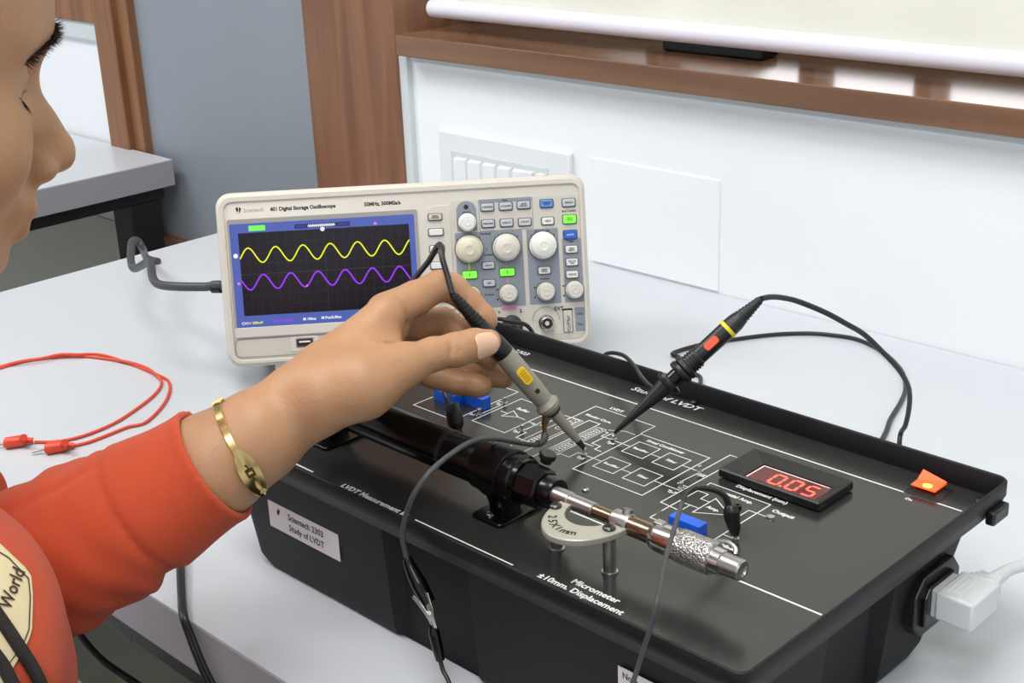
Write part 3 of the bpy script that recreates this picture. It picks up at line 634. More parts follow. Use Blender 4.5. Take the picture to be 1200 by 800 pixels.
for s_, a, b, z in (('LVDT', 133, 215.2, 4.6), ('Moving Core', 127.2, 196.2, 4.2), ('Signal Conditioner', 186, 190.3, 4.1), ('Rectifier', 192.2, 176.4, 3.6), ('Filter', 217.6, 176.0, 3.8),
                    ('Rectifier', 192.2, 147.4, 3.6), ('Filter', 217.6, 147.4, 3.8), ('Tp4', 170.2, 171.9, 3.8), ('Tp5', 170.0, 142.6, 3.8), ('Tp6', 243.5, 172.2, 3.8), ('Tp7', 243.8, 143.0, 3.8),
                    ('Buffer', 89, 173.6, 4.6), ('Tp2', 68.5, 170.4, 3.8), ('Tp1', 66, 146, 3.8), ('Tp3', 110, 145.2, 3.8), ('Oscillator', 42, 156, 3.8), ('4.0 kHz', 56, 165.6, 3.4), ('Amp.', 276, 141.6, 4.2),
                    ('Differential Amp.', 259, 162.4, 4.4), ('Displacement (mm)', 268.6, 175, 4.6), ('Output', 303.2, 162.6, 5.0), ('Offset', 303.5, 110.2, 4.2), ('Sec.', 112, 161.5, 3.2), ('Gain', 281, 98, 4.0), ('On', 356, 225.5, 3.6)):
    pt(s_, a, b, z, 0.035, 'LEFT' if s_ in ('LVDT', 'Moving Core', 'Signal Conditioner', 'Differential Amp.', 'Displacement (mm)', 'Output', 'Offset', 'Gain') else 'CENTER')
TX.build('printed_lettering', 'legend', kt, smooth=False, kind='stuff')
# test pins, screws
for a, b in ((70.7, 148.8), (70.6, 173.7), (112.5, 148.3), (168.9, 147.5), (168.6, 177.1), (240.4, 175.0), (245.6, 150.1), (307.8, 154.1), (307.5, 120.4), (78, 121)):
    MB().lathe((a*mm, b*mm, (PH-0.2)*mm), (0, 0, 1), [(0, 0.0021), (0.0012, 0.0021), (0.0014, 0.0011), (0.0036, 0.0010), (0.0038, 0.0016), (0.0048, 0.0016), (0.0052, 0.001)] if (a, b) != (307.8, 154.1) else [(0, 0.0028), (0.0016, 0.0026), (0.0022, 0.001)], 14).build('test_pin', 'metal', kt)
def screw(a, b, h, r=3.0, m_='metal', parent=None, dome=1.6):
    s_ = MB().lathe((a*mm, b*mm, h*mm), (0, 0, 1), [(0, r*mm), (dome*0.4*mm, r*mm), (dome*0.8*mm, r*0.8*mm), (dome*mm, r*0.45*mm), (dome*mm*0.9, 0.05*mm)], 20).build('screw', m_, parent or kt)
    w_ = MB(); w_.box((a*mm, b*mm, (h+dome)*mm), (r*1.1*mm, 0.5*mm, 0.25*mm), 0.5).box((a*mm, b*mm, (h+dome)*mm), (r*1.1*mm, 0.5*mm, 0.25*mm), 0.5+pi/2)
    if parent is None: w_.build('screw_cross', 'darkhole', s_, smooth=False)
    return s_
screw(173.3, 256.6, PH+1.5, 2.6, 'black'); screw(202.3, 111.2, PH, 2.4); screw(384, 12, PH, 3.2, 'black'); screw(388, 251, PH, 3.4, 'black'); screw(-20, 12, PH, 3.2, 'black'); screw(-20, 251, PH, 3.2, 'black')
# blue toggle blocks
for a, b, ang in ((282, 109.5, 0.0), (38, 150.5, 0.0), (57.5, 158.5, 0.0)):
    MB().box((a*mm, b*mm, (PH+4.3)*mm), (22*mm, 8*mm, 8.6*mm)).build('blue_switch', 'blue', kt, smooth=False, bevel=0.0004)
# display module
dm = MB()
oz = PH; o_ = rrect(253.5, 176.5, 325.5, 214.5, 1.0, 2); i_ = rrect(269.0, 181.0, 319.0, 203.0, 0.8, 2)
R3 = lambda o, z: [(x*mm, y*mm, z*mm) for x, y in o]
dm.loft([R3(rrect(256, 179, 323, 212, 1.0, 2), oz), R3(rrect(256, 179, 323, 212, 1.0, 2), oz+1.4), R3(o_, oz+1.4), R3(o_, oz+5.8), R3(rrect(254.3, 177.3, 324.7, 213.7, 0.8, 2), oz+6.6), R3(rrect(255.4, 178.2, 323.6, 212.8, 0.8, 2), oz+6.6), R3(i_, oz+4.4), R3(i_, oz+2)])
dmo = dm.build('display_module', 'black', kt, smooth=False)
win = MB().prism([(x*mm, y*mm) for x, y in rrect(269.2, 181.2, 318.8, 202.8, 0.7, 2)], (oz+2)*mm, (oz+4.0)*mm).build('display_window', 'red_dark', dmo, smooth=False)
MB().line([(270.6*mm, 182.4*mm), (270.6*mm, 201.2*mm), (317.2*mm, 201.2*mm)], 0.9*mm, 0, (oz+4.1)*mm).build('filter_edge', 'legend', dmo, smooth=False)
SEG = {'0': 'abcdef', '5': 'afgcd'}
def digit(ch, a, b, w=6.8, h=12.5):
    m_ = MB(); hw, hh = w/2, h/2
    ln = {'a': ((-hw, hh), (hw, hh)), 'd': ((-hw, -hh), (hw, -hh)), 'g': ((-hw, 0), (hw, 0)), 'f': ((-hw, 0), (-hw, hh)), 'b': ((hw, 0), (hw, hh)), 'e': ((-hw, -hh), (-hw, 0)), 'c': ((hw, -hh), (hw, 0))}
    for s_ in SEG[ch]:
        (x0, y0), (x1, y1) = ln[s_]; dx, dy = (x1-x0), (y1-y0); k = 0.09
        m_.line([((a+x0+dx*k)*mm, (b+y0+dy*k)*mm), ((a+x1-dx*k)*mm, (b+y1-dy*k)*mm)], 1.5*mm, 0, (oz+4.2)*mm)
    return m_
d_ = MB()
for ch, a in (('0', 287.5), ('0', 299.5), ('5', 311.0)):
    q = digit(ch, a, 190.5); d_.v, d_.f = d_.add(q.v, q.f).v, d_.f
d_.line([(292.6*mm, 184.6*mm), (294.2*mm, 184.6*mm)], 1.5*mm, 0, (oz+4.2)*mm)
d_.build('lit_digits', 'red_led', dmo, smooth=False)
# rocker switch with lamp
rk = MB().prism([(x*mm, y*mm) for x, y in rrect(348.5, 231.0, 371.5, 252.5, 1.2, 3)], oz*mm, (oz+4.6)*mm, inset=0.5).build('rocker_switch', 'black', kt, bevel=0.0004)
MB().add([(a*mm, b*mm, (oz+z)*mm) for a, b, z in ((351.5, 234.8, 4.2), (367.5, 234.8, 4.2), (367.5, 249.4, 4.2), (351.5, 249.4, 4.2), (351.5, 235, 5.0), (367.5, 235, 5.0), (367.5, 242.5, 5.4), (351.5, 242.5, 5.4), (351.5, 249.2, 9.8), (367.5, 249.2, 6.2))],
         [(3, 2, 1, 0), (0, 1, 5, 4), (4, 5, 6, 7), (7, 6, 9, 8), (1, 2, 9, 6, 5), (3, 0, 4, 7, 8), (2, 3, 8, 9)]).build('rocker', 'orange_lens', rk, smooth=False, bevel=0.0005)
MB().lathe((360.5*mm, 239.0*mm, (oz+4.9)*mm), (0, 0.1, 1), [(0, 0.0030), (0.0006, 0.0028), (0.0010, 0.001)], 14).build('neon_lamp', 'orange_glow', rk)
# labels on the front
def vlabel(a0, a1, z0, z1, b, lines, ts, name='paper_label', ta=0.5, align='CENTER'):
    o = MB().box(((a0+a1)/2*mm, (b-0.15)*mm, (z0+z1)/2*mm), ((a1-a0)*mm, 0.3*mm, (z1-z0)*mm)).build(name, 'label', kt, smooth=False)
    q_ = MB(); n = len(lines)
    for i, s_ in enumerate(lines):
        zz = z1-(z1-z0)*(i+0.5+0.25)/(n+0.5)
        q_.text(s_, ts*mm, Matrix.Translation(((a0+(a1-a0)*ta)*mm, (b-0.4)*mm, zz*mm)) @ Matrix.Rotation(pi/2, 4, 'X'), 0.02, align, 0, 0.95)
    return o, q_
lb, q_ = vlabel(15.5, 89, 38.4, 57.6, 6.6, ['Scientech 2303', 'Study of LVDT'], 6.4, ta=0.54)
q_.add([(24.5*mm, 6.15*mm, 51.5*mm), (26*mm, 6.15*mm, 49*mm), (28.5*mm, 6.15*mm, 53*mm), (27*mm, 6.15*mm, 55*mm)], [(0, 1, 2, 3)]); q_.build('label_lettering', 'ink', lb, smooth=False)
lb, q_ = vlabel(319, 376, 34, 65.7, 4.8, ['Note : Please', 'check 230V AC', 'supply before', 'use', 'Sr. No.'], 5.2, ta=0.05, align='LEFT'); q_.build('label_lettering', 'ink', lb, smooth=False)
# latch under the rim at the right back corner
MB().box((402*mm, 244.5*mm, 84*mm), (6*mm, 19*mm, 9*mm)).build('hinge_block', 'black', kt, bevel=0.0015)
# mains inlet on the right side (flange with chamfered corners)
def side(outl, a0, a1, mb=None):
    mb = mb or MB(); n = len(outl)
    return mb.add([(a0*mm, b*mm, z*mm) for b, z in outl]+[(a1*mm, b*mm, z*mm) for b, z in outl], [tuple(range(n))[::-1], tuple(range(n, 2*n))]+[(i, (i+1) % n, n+(i+1) % n, n+i) for i in range(n)])
inl = side([(172, 38), (180, 28), (216, 28), (222, 38), (222, 56), (214, 66), (182, 66), (172, 56)], 384, 393).build('mains_inlet', 'black', kt, smooth=False, bevel=0.001)
side([(178, 36), (215, 36), (215, 54), (210, 60), (183, 60), (178, 54)], 392, 396).build('inlet_collar', 'gloss', inl, smooth=False, bevel=0.0008)
# sensor tube with clamps
AX, AH = 60.5, PH+25
tu = MB().lathe((-18*mm, AX*mm, AH*mm), (1, 0, 0), [(0, 0.0125), (0.001, 0.013), (0.190, 0.013), (0.191, 0.0125)], 48).build('sensor_tube', 'gloss', kt)
MB().lathe((166*mm, AX*mm, AH*mm), (1, 0, 0), [(0, 0.0130), (0.001, 0.0146), (0.016, 0.0150), (0.017, 0.0142), (0.030, 0.0142), (0.031, 0.0150), (0.033, 0.0150), (0.034, 0.0136), (0.037, 0.0134)], 48).build('end_sleeve', 'gloss', tu)
MB().lathe((200*mm, AX*mm, AH*mm), (1, 0, 0), [(0, 0.0118), (0.001, 0.0128), (0.017, 0.0122), (0.018, 0.0108)], 8).build('hex_gland', 'gloss', tu, ang=20)
MB().lathe((217*mm, AX*mm, AH*mm), (1, 0, 0), [(0, 0.0092), (0.006, 0.0098), (0.010, 0.0088), (0.0105, 0.006)], 28).build('gland_cap', 'gloss', tu)
MB().lathe((137*mm, AX*mm, AH*mm), (1, 0, 0), [(0, 0.0133), (0.0035, 0.0133)], 40).build('tube_ring', 'black', tu)
MB().lathe((203*mm, (AX+16)*mm, (AH+7)*mm), (0.25, 0.2, 1), [(0, 0.0035), (0.003, 0.0035), (0.0032, 0.0052), (0.006, 0.0052), (0.0065, 0.0045)], 20, knurl=0.02).build('clamp_knob', 'black', tu)
for a in (22, 184):
    c = MB().lathe(((a-8)*mm, AX*mm, AH*mm), (1, 0, 0), [(0, 0.0140), (0.001, 0.0162), (0.015, 0.0162), (0.016, 0.0140)], 48).build('tube_clamp', 'gloss', tu)
    cb = MB().loft([R3(rrect(a-6, AX-8, a+6, AX+8, 1.5, 3), PH+1), R3(rrect(a-6, AX-8, a+6, AX+8, 1.5, 3), PH+5), R3(rrect(a-7, AX-11, a+7, AX+11, 1.5, 3), PH+16)]).build('clamp_stem', 'gloss', tu)
    cf = MB().prism([(x*mm, y*mm) for x, y in rrect(a-10.5, AX-19, a+14, AX+19, 2.5, 4)], PH*mm, (PH+2.6)*mm).build('clamp_foot', 'gloss', tu, bevel=0.0007)
    MB().lathe((a*mm, (AX-13)*mm, (PH+2.4)*mm), (0, 0, 1), [(0, 0.0026), (0.0012, 0.0024), (0.0018, 0.0012)], 16).build('foot_screw', 'metal', tu)
# micrometer, its C frame lying flat on two posts
MH = PH+26; MX = 58.5
fr = MB(); out = []; inn = []
cxm, czm = 259.5, MX-2
for k in range(25):
    t = radians(180+180*k/24)
    out.append((cxm+24.5*cos(t)*(1.0 if cos(t) < 0 else 1.02), czm+35.5*sin(t) if True else 0)); inn.append((cxm-1.5+15.5*cos(t), czm+1+18.0*sin(t)))
ol = out+inn[::-1]
n = len(out)
vs_ = [(x*mm, y*mm, (MH-3.4)*mm) for x, y in out]+[(x*mm, y*mm, (MH+0.6)*mm) for x, y in out]+[(x*mm, y*mm, (MH+0.6)*mm) for x, y in inn]+[(x*mm, y*mm, (MH-3.4)*mm) for x, y in inn]
fs_ = []
for i in range(n-1):
    for j in range(4): fs_.append((j*n+i, j*n+i+1, ((j+1) % 4)*n+i+1, ((j+1) % 4)*n+i))
fs_ += [(0, n, 2*n, 3*n), (n-1, 4*n-1, 3*n-1, 2*n-1)]
mi = fr.add(vs_, fs_).build('micrometer', 'framem', kt, bevel=0.0007, ang=40)
tm = MB()
txt = '25X1mm'
for i, ch in enumerate(txt):
    t = radians(226+i*12.5); rx, ry = 20.2, 27.0
    px_, py_ = cxm-0.8+rx*cos(t), czm+ry*sin(t)
    tm.text(ch, 6.6*mm, Matrix.Translation((px_*mm, py_*mm, (MH+0.68)*mm)) @ Matrix.Rotation(math.atan2(ry*cos(t), -rx*sin(t)), 4, 'Z'), 0.035, 'CENTER')
tm.build('frame_lettering', 'ink', mi, smooth=False)
knurl_m = mat('knurled_steel', (188, 186, 184), 0.32, 1.0); nt = knurl_m.node_tree
vo = nt.nodes.new('ShaderNodeTexVoronoi'); vo.inputs['Scale'].default_value = 820; bpn = nt.nodes.new('ShaderNodeBump'); bpn.inputs['Distance'].default_value = 0.0006; bpn.inputs['Strength'].default_value = 1.0
tcn = nt.nodes.new('ShaderNodeTexCoord'); nt.links.new(tcn.outputs['Object'], vo.inputs['Vector']); nt.links.new(vo.outputs['Distance'], bpn.inputs['Height']); nt.links.new(bpn.outputs['Normal'], nt.nodes['Principled BSDF'].inputs['Normal'])
def ax(parts, name, m_, n=36, knurl=0.0, ang=35):
    return MB().lathe((parts[0][0]*mm, MX*mm, MH*mm), (1, 0, 0), [((a-parts[0][0])*mm, r*mm) for a, r in parts], n, knurl).build(name, m_, mi, ang=ang)
ax([(226, 4.6), (226.5, 5.0), (239, 5.0), (239.5, 4.6)], 'anvil_boss', 'chromed'); ax([(219, 3.0), (227, 3.0)], 'anvil_stem', 'chrome')
ax([(239, 4.1), (239.4, 4.4), (256.6, 4.4), (257, 4.0)], 'anvil', 'chromed'); ax([(257, 3.6), (257.3, 3.9), (272, 3.9)], 'spindle', 'brass')
ax([(271, 5.2), (272, 6.0), (282, 6.2), (283, 5.8)], 'frame_boss', 'chromed')
ax([(282, 5.6), (283, 5.8), (299, 5.8)], 'barrel', 'brass')
ax([(298, 6.0), (300, 7.4), (303, 8.2), (316, 8.6)], 'thimble', 'chrome')
ax([(316, 8.6), (316.5, 9.1)]+[(317.5+k, 9.2) for k in range(20)]+[(338, 8.9), (338.6, 8.2)], 'knurled_grip', knurl_m, 44, 0.0, ang=30)
ax([(338, 7.2), (344.5, 7.0), (345, 5.2)], 'ratchet_collar', 'chrome'); ax([(344.5, 5.6), (345, 5.8), (355.5, 5.6), (356.5, 4.9), (356.6, 3.2), (355.4, 2.8)], 'ratchet_knob', 'chromed', 40, 0.03, ang=14)
MB().tube([(279.5*mm, (MX+1)*mm, (MH+5.2)*mm), (279.5*mm, (MX+2)*mm, (MH+8)*mm)], 0.003, 16, smooth=False).build('lock_screw', 'chromed', mi)
MB().box((302.5*mm, (MX+0.5)*mm, (MH+8.0)*mm), (6*mm, 5*mm, 2*mm)).build('clamp_lug', 'chromed', mi, bevel=0.0006)
MB().tube([(333*mm, (MX+8)*mm, (MH+5)*mm), (340*mm, (MX+8.5)*mm, (MH+7)*mm), (346*mm, (MX+7.5)*mm, (MH+6)*mm), (348*mm, (MX+5)*mm, (MH+4)*mm)], 0.0012, 8).build('thimble_hook', 'chromed', mi)
for a, b in ((238, 47), (277.3, 47)):
    MB().lathe((a*mm, b*mm, PH*mm), (0, 0, 1), [(0, 0.0046), (0.0010, 0.0046), (0.0011, 0.0036), (0.0225, 0.0036)], 28).build('post', 'chromed', mi)
    screw(a, b, MH+0.6, 3.6, 'screwm', parent=mi, dome=2.2)
    MB().lathe((a*mm, b*mm, (MH+2.4)*mm), (0, 0, 1), [(0, 0.0018), (0.0006, 0.0016)], 12).build('screw_socket', 'darkhole', mi)
#SECTION leads
# ------------------------------------------------------------------ probes and leads
def PB(x, y, b):                                   # point on the vertical plane b mm behind the front of the trainer rim
    n_ = KM.to_3x3() @ Vector((0, 1, 0)); r = ray(x, y); return CAM+r*(((K(0, b, 0)-CAM).dot(n_))/r.dot(n_))
def dep_of(p): return -((cam_rot.transposed() @ (p-CAM)).z)
def along(A, B, prof, n=28, knurl=0, name='', m_='', par=None, ang=35):
    d = B-A; ln = d.length
    return MB().lathe(A, d, [(t*ln, r*mm) for t, r in prof], n, knurl).build(name, m_, par, ang=ang)
def facing(A, B, t):
    p = A+(B-A)*t; d = (B-A).normalized(); v = CAM-p; v = (v-d*v.dot(d)).normalized(); return p, d, v
def patch(A, B, t, r, half_l, half_w, tilt=0.0, h=0.9):
    """rounded raised slider on the side of a barrel that looks towards the camera side"""
    p, d, v = facing(A, B, t); v = Matrix.Rotation(tilt, 3, d) @ v; w_ = d.cross(v)
    m_ = Matrix(((d.x, w_.x, v.x, p.x+v.x*r*mm), (d.y, w_.y, v.y, p.y+v.y*r*mm), (d.z, w_.z, v.z, p.z+v.z*r*mm), (0, 0, 0, 1)))
    return m_, [(x*mm, y*mm) for x, y in rrect(-half_l, -half_w, half_l, half_w, min(half_w, half_l)*0.7, 4)]
# --- grey probe held in the hand
pA = K(168.9, 147.5, PH+5.0); dA = dep_of(pA); pE = P(530, 344, dA-0.050)
gp = empty('oscilloscope_probe', Matrix.Identity(4), 'grey and black oscilloscope probe with a yellow slider held in the hand', 'probe')
gp.location = (0, 0, 0)
along(pA, pE, [(0, 0.35), (0.02, 0.8), (0.05, 0.9)], name='probe_needle', m_='metal', par=gp)
along(pA, pE, [(0.004, 1.6), (0.035, 2.1), (0.05, 2.0)], name='needle_sleeve', m_='darkhole', par=gp)
along(pA, pE, [(0.05, 2.0), (0.06, 2.6), (0.26, 4.2), (0.28, 4.4)], name='nose_cone', m_='probe_grey', par=gp)
along(pA, pE, [(0.25, 5.4), (0.27, 6.6), (0.277, 7.8), (0.295, 8.1), (0.307, 6.6), (0.32, 5.8), (0.345, 6.2), (0.50, 7.0), (0.62, 6.9), (0.63, 6.4)], name='probe_body', m_='probe_grey', par=gp, ang=30)
along(pA, pE, [(0.24, 5.0), (0.245, 5.6), (0.26, 5.6), (0.262, 4.4)], name='ground_ring', m_='darkhole', par=gp)
along(pA, pE, [(0.62, 6.6), (0.625, 6.9), (0.69, 6.6), (0.72, 6.0), (0.80, 5.0)], name='probe_cap', m_='probe_black', par=gp)
pf = []
for k in range(9): pf += [(0.80+k*0.021, 4.9-k*0.24), (0.812+k*0.021, 4.9-k*0.24), (0.813+k*0.021, 4.1-k*0.2), (0.820+k*0.021, 4.1-k*0.2)]
along(pA, pE, pf+[(1.0, 2.0)], name='strain_relief', m_='probe_black', par=gp, ang=20)
m_, o_ = patch(pA, pE, 0.495, 6.2, 6.4, 3.4, 0.15)
ys = MB().prism(o_, -0.0005, 0.0014, mtx=m_, inset=0.5*mm).build('slider', 'yellow', gp)
q = MB()
for k in range(5): q.prism([(x*mm+(k-2)*1.7*mm, y*mm) for x, y in rrect(-0.25, -2.0, 0.25, 2.0, 0.2, 2)], 0.0013, 0.0017, mtx=m_)
q.build('slider_ribs', mat('dark_yellow_rib', (176, 132, 20), 0.5), ys, smooth=False)
m_, o_ = patch(pA, pE, 0.395, 6.15, 1.6, 1.5, 0.15); MB().prism(o_, -0.0005, 0.0004, mtx=m_).build('adjust_hole', 'darkhole', gp)
# ground clip and its wire, ending in a crocodile clip before the box front
c0 = P(643, 476, dA+0.000)
MB().tube([P(643, 470, dA-0.015), P(640, 482, dA-0.014), P(638, 496, dA-0.012), P(639, 510, dA-0.010)], 0, 12, radii=[0.0017, 0.0022, 0.0019, 0.0013]).build('ground_clip', 'bronze', gp)
MB().tube([P(647, 472, dA-0.016), P(645, 484, dA-0.015), P(640, 498, dA-0.013)], 0, 10, radii=[0.0009, 0.0012, 0.0010]).build('ground_clip', 'bronze', gp)
wire = [P(639, 507, dA-0.010), P(638, 516, dA-0.012), P(626, 521, dA-0.02), P(605, 518, dA-0.045), P(580, 514, 0.82), P(560, 515, 0.795), P(543, 522, 0.782), P(527, 533, 0.772), P(512, 545, 0.768), P(498, 560, 0.765), PB(483, 583, -9), PB(474, 610, -10), PB(472, 632, -10), PB(478, 658, -9)]
MB().tube(wire, 0.00155, 10).build('ground_wire', 'cableg', gp)
MB().tube([P(639, 508, dA-0.010), P(637, 516, dA-0.012), P(630, 520, dA-0.017)], 0.0024, 12).build('wire_sleeve', 'cableg', gp)
cr = MB().tube([PB(477, 653, -9), PB(481, 664, -9), PB(491, 684, -9), PB(503, 706, -9)], 0, 16, radii=[0.0024, 0.0036, 0.0048, 0.0040]).build('clip_boot', 'gloss', gp)
def flat(pts, w, t_, name, m_, par):
    """bent sheet metal strip"""
    a = MB(); n_ = KM.to_3x3() @ Vector((0, 1, 0)); vs_ = []
    for i, (p, ww) in enumerate(zip(pts, w)):
        d = (pts[min(i+1, len(pts)-1)]-pts[max(i-1, 0)]).normalized(); s_ = d.cross(n_).normalized()
        for a1, b1 in ((-1, -1), (1, -1), (1, 1), (-1, 1)): vs_.append(p+s_*ww*a1*mm+n_*t_*b1*mm)
    fs_ = [(i*4+j, i*4+(j+1) % 4, i*4+4+(j+1) % 4, i*4+4+j) for i in range(len(pts)-1) for j in range(4)]+[(3, 2, 1, 0), tuple(4*len(pts)-4+k for k in range(4))]
    return a.add(vs_, fs_).build(name, m_, par, bevel=0.0004, ang=25)
cj = flat([PB(499, 694, -11), PB(504, 712, -11), PB(506, 722, -11), PB(511, 736, -10)], [2.0, 2.6, 1.8, 1.2], 0.5, 'clip_jaw', 'metal', gp)
flat([PB(484, 698, -8), PB(491, 706, -8), PB(500, 719, -8), PB(509, 736, -9)], [1.5, 1.8, 1.7, 1.0], 0.5, 'clip_jaw', 'metal', gp)
MB().cyl(PB(503, 718, -13), PB(503, 718, -6), 0.0012).build('clip_rivet', 'metal', gp)
# cable of the grey probe
cab = [pE, P(524, 322, dA-0.048), P(518.5, 303, dA-0.046), P(517, 289, dA-0.04), P(513, 288, dA-0.03), P(503, 305, dA-0.01), P(490, 321, dA+0.012), P(478, 334, dA+0.03), P(440, 365, dA+0.06), P(405, 387, dA+0.08), P(370, 412, dA+0.10),
       P(340, 434, dA+0.115), PZ(318, 455, 0.006), PZ(318, 480, 0.004), K(-75, 215, 3), K(-62, 250, 3), K(-30, 285, 3), K(10, 300, 4), S(217.6, -95, 18), S(217.6, -60, 24), S(217.6, -44, 24.4)]
MB().tube(cab, 0.0019, 12).build('probe_cable', 'cable', gp)
plug(None, 217.6, 24.4).build('bnc_plug', 'probe_black', gp)

# --- black probe standing on its test pin
bA = K(168.6, 177.1, PH+4.6); dB = dep_of(bA); bE = P(892, 350, dB-0.012)
bp_ = empty('oscilloscope_probe', Matrix.Identity(4), 'black oscilloscope probe with a yellow ring and an orange slider leaning over the trainer', 'probe')
along(bA, bE, [(0, 1.0), (0.02, 1.2), (0.03, 1.6), (0.16, 3.1), (0.20, 3.6), (0.36, 6.0), (0.37, 6.2)], name='hook_tip', m_='black', par=bp_)
MB().tube([bA+(bE-bA)*0.02, bA-(bE-bA)*0.01, K(170.2, 176, PH+3.2)], 0.0007, 8).build('tip_hook', 'metal', bp_)
along(bA, bE, [(0.355, 6.0), (0.36, 8.6), (0.375, 9.4), (0.39, 9.2), (0.395, 6.2)], name='finger_flange', m_='black', par=bp_)
along(bA, bE, [(0.39, 5.4), (0.45, 5.4)], name='probe_neck', m_='gloss', par=bp_)
along(bA, bE, [(0.44, 7.2), (0.445, 8.6), (0.46, 9.0), (0.475, 8.4), (0.478, 7.6), (0.485, 8.8), (0.505, 8.6), (0.51, 7.0)], name='ground_collar', m_='black', par=bp_, ang=25)
pf = [(0.50, 6.2)]
for k in range(4): pf += [(0.51+k*0.016, 7.0), (0.519+k*0.016, 7.0), (0.520+k*0.016, 6.3), (0.524+k*0.016, 6.3)]
along(bA, bE, pf+[(0.58, 5.9), (0.77, 6.1), (0.775, 5.6)], name='probe_body', m_='black', par=bp_, ang=20)
along(bA, bE, [(0.766, 6.2), (0.768, 6.6), (0.785, 6.6), (0.787, 6.2)], name='colour_ring', m_='yring', par=bp_)
pf = [(0.787, 6.2), (0.83, 6.0), (0.86, 5.2)]
for k in range(7): pf += [(0.862+k*0.019, 5.1-k*0.36), (0.872+k*0.019, 5.1-k*0.36), (0.873+k*0.019, 4.4-k*0.32), (0.880+k*0.019, 4.4-k*0.32)]
along(bA, bE, pf+[(1.0, 2.0)], name='strain_relief', m_='probe_black', par=bp_, ang=20)
m_, o_ = patch(bA, bE, 0.668, 5.5, 5.6, 2.8, -0.1); MB().prism(o_, -0.0005, 0.0014, mtx=m_, inset=0.4*mm).build('slider', 'oring', bp_)
q = []
for x, y, f_ in ((892, 350, 0), (902, 348, 0), (915, 348.5, 0), (935, 353, 0), (967, 366, 0), (993, 380, 0), (1013, 392, 0), (1033, 411, 0), (1051, 430, 0), (1062, 447, 0), (1066, 462, 0), (1065, 480, 0), (1061, 498, 0), (1054, 520, 0)):
    q.append((x, y))
n_ = len(q); de = dep_of(PZ(1054, 520, 0.02))
path = [P(x, y, (dB-0.012)*(1-(i/(n_-1))**1.3)+de*(i/(n_-1))**1.3) for i, (x, y) in enumerate(q)]
path += [K(300, 325, 3), K(270, 330, 2.2), K(255, 318, 2.2)]
path += [PZ(1034, 514, 0.0022), PZ(1043, 492, 0.0022), PZ(1056, 470, 0.0022), PZ(1061, 455, 0.0022), PZ(1058, 437, 0.0022), PZ(1045, 421, 0.0022), PZ(1028, 408, 0.0022), PZ(1003, 397, 0.0022), PZ(975, 392.5, 0.0022), PZ(950, 390.5, 0.0022),
         PZ(920, 391, 0.0022), PZ(890, 393.5, 0.0022), PZ(850, 399, 0.0022), PZ(820, 404, 0.0022), PZ(795, 411, 0.0022), PZ(788, 415, 0.0022), PZ(798, 420, 0.0022), PZ(811, 436, 0.0022), PZ(820, 452, 0.0022), K(110, 300, 2.2), K(60, 310, 2.2), S(250, -95, 8), S(251.2, -70, 20), S(251.2, -44, 24.4)]
MB().tube(path, 0.0019, 12).build('probe_cable', 'cable', bp_)
plug(None, 251.2, 24.4).build('bnc_plug', 'probe_black', bp_)
nk = bA+(bE-bA)*0.42; dd = dep_of(nk)
MB().tube([P(792, 447, dd+0.006), P(775, 457, dd+0.01), P(763, 453, dd+0.018), P(752, 442, dd+0.04), P(742, 427, dd+0.07), P(730, 416, dd+0.09), P(714, 413.5, dd+0.11), P(706, 420, dd+0.13), P(702, 440, dd+0.15), K(75, 296, 8), K(110, 300, 2)], 0.0015, 10).build('ground_wire', 'cable', bp_)

# --- thin lead clipped to the pin behind the micrometer
hk = empty('test_lead', Matrix.Identity(4), 'thin grey lead with a black hook clip standing behind the micrometer end', 'lead')
h0 = K(307.5, 120.4, PH+4.2); dh = dep_of(h0)
MB().tube([K(307.5, 120.4, PH+2.2), h0, P(861, 622, dh)], 0.0009, 8, smooth=False).build('hook', 'metal', hk)
MB().tube([P(862, 628, dh), P(861, 621, dh), P(858, 606, dh-0.002), P(857.5, 598, dh-0.003), P(858, 592, dh-0.003)], 0, 14, radii=[0.0015, 0.0034, 0.0046, 0.0048, 0.0036]).build('clip_boot', 'black', hk)
MB().lathe(P(864.5, 597, dh-0.003), (0, 0, 1), [(0, 0.0022), (0.003, 0.0022), (0.0031, 0.0012), (0.002, 0.001)], 16).build('clip_plunger', 'black', hk)
w_ = [P(854, 598, dh-0.003), P(853, 589, dh-0.004), P(849, 581, dh-0.006), P(840, 575, dh-0.01), P(826, 571.5, dh-0.015), P(813, 572, dh-0.022), P(804, 579, dh-0.03), P(799, 590, dh-0.04)]
MB().tube(w_, 0, 10, radii=[0.0020, 0.0020, 0.0019, 0.0018, 0.0017, 0.0015, 0.0013, 0.0013]).build('wire_curve', 'cable', hk)
w_ = [P(799, 589, dh-0.04), P(795, 603, 0.72), P(787, 630, 0.695), P(780, 654, 0.675), P(775, 680, 0.663), P(770, 706, dep_of(PB(770, 706, -9))), PB(764, 730, -12), PB(756, 755, -14), PB(748, 780, -16), PB(740, 806, -20), PB(732, 835, -22), K(345, -28, 3), K(340, -60, 2), K(300, -110, 2)]
MB().tube(w_, 0.0013, 10).build('lead_wire', 'cableg', hk)
